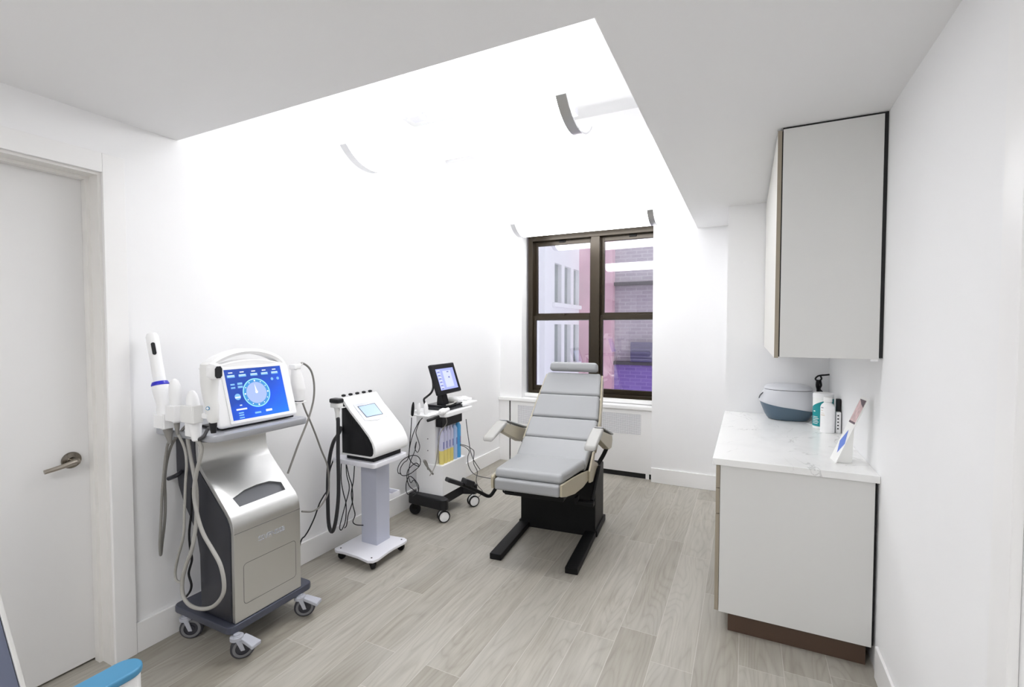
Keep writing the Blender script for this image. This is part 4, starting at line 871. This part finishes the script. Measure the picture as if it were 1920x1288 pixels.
# ------------------------------------------------------------------ grey treatment chair (local frame: -y is the sitter's front)
cr = thing('treatment_chair', (-1.262, 2.873, 0), 'grey vinyl reclining treatment chair with armrests on black pedestal', 'treatment chair', rz=math.radians(5))
def cb(name, mb, mat, par=cr, **k): return build(name, mb, mat, par, local=True, **k)
for s in (-1, 1):
    cb('foot_rail', MB().box(min(s*.31, s*.225), max(s*.31, s*.225), 0, .95, 0, .042, .005), M['blackm'])
m = MB(); m.box(-.30, .305, .60, .94, .02, .50, .01); m.box(-.315, .32, .60, .96, .0, .05, .006)
cb('pedestal', m, M['blackm'])
m = MB(); m.box(-.21, .21, .02, .62, .455, .545, .01); m.box(-.235, .235, .40, .80, .49, .56, .01); cb('seat_frame', m, M['blackm'])
def cush(name, w0, a, w1, b, th, bev=.02, mat='leather'):
    a = Vector((0, *a)); b = Vector((0, *b)); d = (b-a).normalized(); n_ = Vector((0, d.z, -d.y))*th
    g = .0015; a = a+d*g; b = b-d*g
    c = [(-w0/2, *(a+n_)[1:]), (w0/2, *(a+n_)[1:]), (w0/2, *a[1:]), (-w0/2, *a[1:]), (-w1/2, *(b+n_)[1:]), (w1/2, *(b+n_)[1:]), (w1/2, *b[1:]), (-w1/2, *b[1:])]
    return cb(name, MB().hexa(c, bev, 5), M[mat])
# seat, folded leg rest, back segments, head roll
m = MB(); m.hexa([(-.231, -.105, .612), (.231, -.105, .612), (.268, .44, .565), (-.268, .44, .565), (-.228, -.085, .672), (.228, -.085, .672), (.265, .43, .640), (-.265, .43, .640)], .024, 5)
cb('seat_cushion', m, M['leather'])
cb('leg_rest', MB().box(-.223, .223, -.128, .06, .535, .611, .018, 4), M['leather'])
pr = [(.54, (.375, .615)), (.56, (.62, .738)), (.56, (.80, .867)), (.524, (.96, 1.037)), (.478, (1.135, 1.208))]
for (w0, a), (w1, b) in zip(pr, pr[1:]): cush('back_cushion', w0, a, w1, b, .075, .022)
m = MB(); m.hexa([(-.218, 1.105, 1.222), (.218, 1.105, 1.222), (.218, 1.18, 1.20), (-.218, 1.18, 1.20), (-.212, 1.125, 1.298), (.212, 1.125, 1.298), (.205, 1.19, 1.28), (-.205, 1.19, 1.28)], .028, 5)
cb('head_roll', m, M['leather'])
# backing shell and beige side rails
m = MB()
bkp = [(.42, .53), (.66, .64), (.86, .785), (1.02, .96), (1.19, 1.13)]
rings = [[(-w/2+.02, y, z), (w/2-.02, y, z), (w/2-.02, y+.03, z-.03), (-w/2+.02, y+.03, z-.03)] for (w, _), (y, z) in zip(pr, bkp)]
m.loft(rings); cb('back_shell', m, M['blackm'])
for s in (-1, 1):
    rings = []
    for (w, (y, z)), (y2, z2) in zip(pr, bkp):
        u0, u1 = s*(w/2+.003), s*(w/2+.016); t_ = .35
        ya, za = y+(y2-y)*t_, z+(z2-z)*t_
        rings.append([(u0, ya, za), (u1, ya, za), (u1, y2+.01, z2-.01), (u0, y2+.01, z2-.01)])
    m = MB().loft(rings[1:]); cb('back_rail', m, M['beige'])
    # side skirt of the seat
    top = [(-.128, .618), (.1, .600), (.3, .578), (.44, .556)]; bot = [(.44, .492), (.3, .478), (.12, .488), (-.04, .520), (-.128, .545)]
    pl = top+bot
    ua = lambda y: s*(.226+(y+.128)*.085); ub = lambda y: s*(.240+(y+.128)*.085)
    rA = [(ua(y), y, z) for y, z in pl]; rB = [(ub(y), y, z) for y, z in pl]
    cb('side_skirt', MB().loft([rA, rB]), M['beige'])
    # armrest
    pad = [(.085, .792), (.10, .822), (.335, .888), (.375, .890), (.395, .872), (.35, .848)]
    a_, b_ = sorted((s*.325, s*.405))
    ar = cb('armrest', MB().prism(pad, 'yz', a_, b_, .014, 4), M['arml'])
    br = [(.34, .868), (.375, .872), (.83, .742), (.845, .70), (.80, .650), (.70, .66), (.45, .765), (.33, .815)]
    a_, b_ = sorted((s*.338, s*.392)); cb('arm_bracket', MB().prism(br, 'yz', a_, b_, .005), M['beige'], ar)
    tp_ = [(.375, .892), (.39, .895), (.845, .757), (.845, .742)]
    a_, b_ = sorted((s*.332, s*.398)); cb('arm_strip', MB().prism(tp_, 'yz', a_, b_, .004), M['leather'], ar)
    m = MB().tube([(s*.36, .80, .665), (s*.335, .79, .60), (s*.30, .74, .53)], .016, 10); cb('arm_post', m, M['blackm'], ar)
m = MB().prism([(y, z) for _, y, z in [(0, .60, .66), (0, .56, .60), (0, .70, .545), (0, .72, .515), (0, .64, .515), (0, .52, .455), (0, .42, .475), (0, .415, .56), (0, .55, .665)]], 'yz', .288, .303, .003)
cb('hinge_plate', m, M['beige'])
m = MB(); m.tube([(.315, .69, .52), (.315, .42, .345)], .013, 10, 1); m.box(.215, .335, .375, .425, .315, .345, .006); m.box(.20, .222, .36, .425, .325, .375, .005)
cb('foot_lever', m, M['blackm'])
m = MB(); m.tube([(-.228, -.03, .555)]+P['stir'][1:], .012, 10)
cb('stirrup_arm', m, M['blackm'])
def plate_at(c, ex, ey, hx_, hy_, hz_):
    c = Vector(c); ex = Vector(ex).normalized(); ey = Vector(ey); ey = (ey-ex*ey.dot(ex)).normalized(); ez = ex.cross(ey)
    return MB().hexa([tuple(c+ex*hx_*a+ey*hy_*b+ez*hz_*q) for q in (-1, 1) for a, b in ((-1, -1), (1, -1), (1, 1), (-1, 1))], .008, 3)
dr_ = Vector((-.6, -.75, .45))
cb('stirrup_pad', plate_at((-.43, -.285, .612), dr_, (.7, -.6, .1), .055, .032, .014), M['blackp'])
cb('stirrup_heel', plate_at((-.375, -.20, .588), dr_, (.7, -.6, .1), .035, .036, .02), M['blackp'])
cb('stirrup_socket', MB().box(-.252, -.226, -.115, -.03, .545, .625, .01, 3), M['beige'])
cb('pull_handle', MB().tube([(-.17, -.08, .54), (-.165, -.10, .523), (-.14, -.105, .518), (-.09, -.105, .518), (-.07, -.08, .535)], .006, 8), M['blackm'])

# ------------------------------------------------------------------ base cabinet, worktop, wall cabinet
bc_ = thing('base_cabinet', (.2, 3.45, 0), 'light grey base cabinet with brown toe kick along the right wall', 'cabinet')
CY, CE = 2.692, 4.238
build('end_panel', MB().box(-.110, .546, CY, CY+.02, .106, .884, .001), M['cab'], bc_)
build('body', MB().box(-.108, .556, CY+.022, CE, .106, .884), M['gap'], bc_)
build('toe_kick', MB().box(-.065, .53, CY+.03, CE, 0, .104), M['kick'], bc_)
for y0, y1 in ((CY+.004, 3.462), (3.466, CE)):
    for z0, z1 in ((.762, .880), (.627, .758)): build('drawer', MB().box(-.131, -.112, y0, y1, z0, z1, .001), M['taupe'], bc_)
    build('door', MB().box(-.131, -.112, y0, y1, .108, .622, .001), M['taupe'], bc_)
single('countertop', MB().box(-.147, XR-.001, 2.675, 4.2415, .886, .92, .002), M['marble'], 'white marble-veined worktop on the grey base cabinet', 'worktop')
uc = thing('wall_cabinet', (.35, 3.46, 1.454), 'tall light grey wall cabinet mounted above the marble worktop', 'cabinet')
build('end_panel', MB().box(.149, .546, CY, CY+.02, 1.454, 2.5625, .001), M['cab'], uc)
build('body', MB().box(.150, .558, CY+.022, CE, 1.456, 2.5625), M['cab'], uc)
build('shadow_gap', MB().box(.1475, .5615, CY+.006, CE, 2.5625, 2.5715).box(.546, .5615, CY+.006, CY+.022, 1.46, 2.5625).box(.1445, .1495, CY+.004, CY+.022, 1.456, 2.556), M['gap'], uc)
ds3 = [CY+.002, 3.22, 3.74, CE]
for a, b in zip(ds3, ds3[1:]):
    d_ = build('door', MB().box(.126, .1435, a+.0015, b-.0015, 1.450, 2.558, .001), M['cabd'], uc)
build('edge_band', MB().box(.1258, .1437, CY+.0005, CY+.0034, 1.450, 2.558), M['taupe'], uc)
build('rail_cap', MB().box(.515, .545, CY+.002, CY+.05, 1.444, 1.4545, .002), M['whitep'], uc)

# ------------------------------------------------------------------ things on the worktop
wa = thing('wax_warmer', (.285, 4.07, .92), 'pale grey domed warmer with slate blue base on the worktop corner', 'appliance')
wc = Vector((.285, 4.075, 0))
def sell(ax, ay, z, n=48, e=.8, tilt=None):
    o = []
    for k in range(n):
        a = 2*PI*k/n; c, s_ = math.cos(a), math.sin(a)
        o.append((wc.x+ax*math.copysign(abs(c)**e, c), wc.y+ay*math.copysign(abs(s_)**e, s_), z+(tilt(c, s_) if tilt else 0)))
    return o
bt = lambda c, s_: -.028*c+.006
build('base', MB().loft([sell(.125, .105, .922), sell(.135, .115, .93), sell(.155, .13, .965), sell(.187, .155, 1.015, tilt=bt)]), M['slate'], wa)
build('body', MB().loft([sell(.187, .155, 1.015, tilt=bt), sell(.192, .158, 1.03, tilt=lambda c, s_: .7*bt(c, s_)), sell(.189, .156, 1.058, tilt=lambda c, s_: .3*bt(c, s_)), sell(.172, .143, 1.115), sell(.155, .130, 1.142)]), M['warmer'], wa)
build('lid', MB().loft([sell(.157, .132, 1.145), sell(.157, .132, 1.151), sell(.144, .122, 1.168), sell(.10, .085, 1.181), sell(.04, .035, 1.185)]), M['warmer'], wa)
build('seal', MB().loft([sell(.1555, .131, 1.1415), sell(.1555, .131, 1.1455)]), M['gap'], wa)
build('foot', MB().loft([sell(.105, .09, .9205), sell(.115, .098, .9235)]), M['gap'], wa)
build('side_grip', MB().tube([(wc.x-.165, wc.y-.06, 1.115), (wc.x-.182, wc.y-.05, 1.095), (wc.x-.19, wc.y-.03, 1.07)], .004, 6), M['slotm'], wa)
# black cord loop by the corner
m = MB(); m.tube([(.558, 4.19, 1.252), (.53, 4.19, 1.247), (.50, 4.19, 1.243), (.482, 4.188, 1.235), (.470, 4.187, 1.218), (.478, 4.186, 1.206), (.497, 4.186, 1.205), (.508, 4.187, 1.22), (.502, 4.189, 1.238)], .006, 8)
m.tube([(.488, 4.186, 1.21), (.484, 4.186, 1.17), (.49, 4.186, 1.14), (.488, 4.186, 1.115)], lambda t: .014-.002*t, 8); m.tube([(.50, 4.186, 1.205), (.506, 4.186, 1.17), (.498, 4.186, 1.14), (.52, 4.18, 1.105), (.53, 4.16, 1.0), (.525, 4.13, .93)], .007, 8)
single('wall_cord_loop', m, M['blackp'], 'black looped cord hanging in the corner behind the warmer', 'cord')
ca_ = thing('wipes_canister', (.475, 3.80, .92), 'white canister with teal wave print in front of the warmer', 'canister')
kx, ky, kr = .474, 3.80, .060
build('canister_body', MB().lathe([(0, .0), (kr-.004, 0), (kr, .004), (kr, .205), (kr-.003, .212)], (kx, ky, .92), (0, 0, 1), 40), M['paper'], ca_)
build('lid', MB().lathe([(kr-.001, .205), (kr+.001, .208), (kr+.001, .232), (kr-.005, .240), (0, .240)], (kx, ky, .92), (0, 0, 1), 40), M['whitep'], ca_)
m = MB(); n_ = 40
for k in range(n_):
    def pt(i, top):
        a = -PI*1.02+PI*1.1*i/n_; zt = 1.06+.065*math.sin(min(1, max(0, i/n_*1.25))*PI/2)
        return (kx+(kr+.0006)*math.cos(a), ky+(kr+.0006)*math.sin(a), zt if top else .938)
    m.quad(pt(k, 0), pt(k+1, 0), pt(k+1, 1), pt(k, 1))
wrap = build('label_wrap', m, M['teal'], ca_, label='teal wave wrap')
m = MB()
def lab_line(a0, a1, z, h):
    for k in range(6):
        p = lambda i, zz: (kx+(kr+.0012)*math.cos(a0+(a1-a0)*i/6), ky+(kr+.0012)*math.sin(a0+(a1-a0)*i/6), zz)
        m.quad(p(k, z), p(k+1, z), p(k+1, z+h), p(k, z+h))
lab_line(-2.75, -2.5, 1.035, .006)
for k in range(5): lab_line(-2.85, -2.2+.1*(k % 2), .955+.011*k, .0035)
build('print', m, M['paper'], wrap)
bo = thing('white_bottle', (.487, 3.66, .92), 'white bottle with clear cap in front of the teal canister', 'bottle')
bx_, by_, br_ = .482, 3.665, .040
build('bottle_body', MB().lathe([(0, 0), (br_-.003, 0), (br_, .004), (br_, .165), (br_-.006, .180), (br_*.55, .192), (br_*.5, .197)], (bx_, by_, .92), (0, 0, 1), 32), M['whitep'], bo)
build('cap', MB().lathe([(br_*.5, .196), (br_*.62, .198), (br_*.62, .226), (br_*.55, .230), (0, .230)], (bx_, by_, .92), (0, 0, 1), 24), M['offw'], bo)
m = MB()
def bl_line(a0, a1, z, h, i):
    m.use(i)
    for k in range(6):
        p = lambda j, zz: (bx_+(br_+.0006)*math.cos(a0+(a1-a0)*j/6), by_+(br_+.0006)*math.sin(a0+(a1-a0)*j/6), zz)
        m.quad(p(k, z), p(k+1, z), p(k+1, z+h), p(k, z+h))
bl_line(-2.75, -2.3, 1.078, .007, 0); bl_line(-2.75, -2.35, 1.062, .003, 1); bl_line(-2.75, -2.2, 1.045, .002, 1); bl_line(-2.75, -2.1, 1.032, .004, 1)
build('print', m, [M['greyprint'], M['tanprint']], bo)
ps = thing('power_strip', (.55, 3.72, .92), 'small white power strip standing by the wall behind the white bottle', 'power strip')
build('casing', MB().box(.528, .556, 3.66, 3.695, .9205, 1.055, .004), M['whitep'], ps)
m = MB()
for k in range(5): m.box(.535, .543, 3.6585, 3.6605, .945+.021*k, .953+.021*k)
build('socket', m, M['blackp'], ps)
single('black_adapter', MB().box(.534, .560, 3.70, 3.735, .9205, 1.135, .004), M['blackp'], 'tall black adapter against the wall behind the bottle', 'adapter')
m = MB().tube([(.428, 3.99, .925), (.41, 3.93, .924), (.405, 3.90, .924), (.42, 3.87, .924)], .003, 6); m.tube([(.43, 4.02, .925), (.405, 3.94, .9245), (.395, 3.92, .924)], .003, 6)
single('white_lead', m, M['whitep'], 'short white lead lying beside the base of the warmer', 'cable')
cd = thing('brochure_card', (.45, 2.9, .92), 'white tilted brochure card with blue diamond near the worktop front', 'display card')
c0, c1 = Vector((.412, 2.84, .9215)), Vector((.400, 2.935, .9215)); up = Vector((.128, .005, .330))
nn = (c1-c0).cross(up).normalized(); nn = nn if nn.x < 0 else -nn
def cpnt(a, b, d=0): return tuple(c0+(c1-c0)*a+up*b+nn*d)
build('board', MB().hexa([cpnt(0, 0, -.003), cpnt(1, 0, -.003), cpnt(1, 0, 0), cpnt(0, 0, 0), cpnt(0, 1, -.003), cpnt(1, 1, -.003), cpnt(1, 1, 0), cpnt(0, 1, 0)]), M['paper'], cd)
m = MB().add([cpnt(.45, .13, .0006), cpnt(.06, .30, .0006), cpnt(.45, .50, .0006), cpnt(.84, .30, .0006)], [(0, 1, 2, 3)]); build('diamond', m, M['blueprint'], cd, label='blue diamond print')
m = MB()
m.use(0).add([cpnt(.08, .60, .0006), cpnt(.92, .60, .0006), cpnt(.92, .965, .0006), cpnt(.08, .965, .0006)], [(0, 1, 2, 3)])
m.use(1).add([cpnt(.08, .60, .0010), cpnt(.92, .60, .0010), cpnt(.92, .63, .0010), cpnt(.08, .63, .0010)], [(0, 1, 2, 3)]).add([cpnt(.08, .86, .0010), cpnt(.5, .90, .0010), cpnt(.92, .965, .0010), cpnt(.08, .965, .0010)], [(0, 1, 2, 3)])
build('picture', m, [M['pinkprint'], M['darkprint']], cd)
m = MB(); q0 = c0+up*.58-nn*.003
m.loft([[tuple(c0+Vector((.004, .02, 0))), (.485, 2.872, .9215), tuple(q0+Vector((.0, .012, 0)))], [tuple(c0+Vector((.004, .023, 0))), (.485, 2.875, .9215), tuple(q0+Vector((.0, .015, 0)))]])
build('easel_leg', m, M['paper'], cd)

# ------------------------------------------------------------------ lower left corner
bn_ = thing('lidded_bin', (-1.955, .76, 0), 'narrow white bin with sky-blue rounded lid at lower left corner', 'bin')
def slab(x0, x1, y0, y1, n=14):
    r = (x1-x0)/2; cx = (x0+x1)/2
    return [(x0, y0), (x1, y0)]+[(cx+r*math.cos(PI*k/n), y1-r+r*math.sin(PI*k/n)) for k in range(n+1)]
build('bin_body', MB().prism(slab(-2.002, -1.908, .56, .918), 'xy', 0, .372, .004), M['whitep'], bn_)
build('lid', MB().prism(slab(-2.008, -1.902, .55, .924), 'xy', .372, .400, .008, 3), M['binblue'], bn_)
eq = thing('leaning_panel', (-1.53, .30, 0), 'blue-grey panel with slanted white edge cut by lower left frame', 'panel')
ey = lambda z: .437-.152*(z-.951)
build('panel_body', MB().prism([(.02, 0), (ey(0), 0), (ey(1.12), 1.12), (.02, 1.12)], 'yz', -1.56, -1.50, .004), M['bluegrey'], eq)
build('edge_trim', MB().prism([(ey(0)+.0005, 0), (ey(0)+.009, 0), (ey(1.12)+.009, 1.12), (ey(1.12)+.0005, 1.12)], 'yz', -1.562, -1.497, .002), M['offw'], eq)

# ------------------------------------------------------------------ camera, sky, view
cam = bpy.data.cameras.new('camera'); co_ = bpy.data.objects.new('camera', cam); COL.objects.link(co_)
co_.location = (0, 0, 1.6005); co_.rotation_euler = (PI/2-.03375, 0, .45642); cam.sensor_width = 36; cam.lens = 894.01/1920*36; cam.clip_start = .05
SC.camera = co_
la = bpy.data.lights.new('added_fill_light', 'AREA'); la.shape = 'RECTANGLE'; la.size = 1.2; la.size_y = .6; la.energy = 17; la.color = (.985, .99, 1)  # unseen area light added behind the camera to brighten the foreground
lo = bpy.data.objects.new('added_fill_light', la); COL.objects.link(lo); lo.location = (-1.0, -.85, 2.565)
w = bpy.data.worlds.new('sky'); SC.world = w; w.use_nodes = True
bg = w.node_tree.nodes['Background']; bg.inputs[0].default_value = (.86, .90, 1.0, 1); bg.inputs[1].default_value = .8
SC.view_settings.view_transform = 'Standard'; SC.view_settings.look = 'None'; SC.view_settings.gamma = 1; SC.view_settings.exposure = 1.15
SC.view_settings.use_curve_mapping = False
SC.cycles.max_bounces = 14; SC.cycles.diffuse_bounces = 10
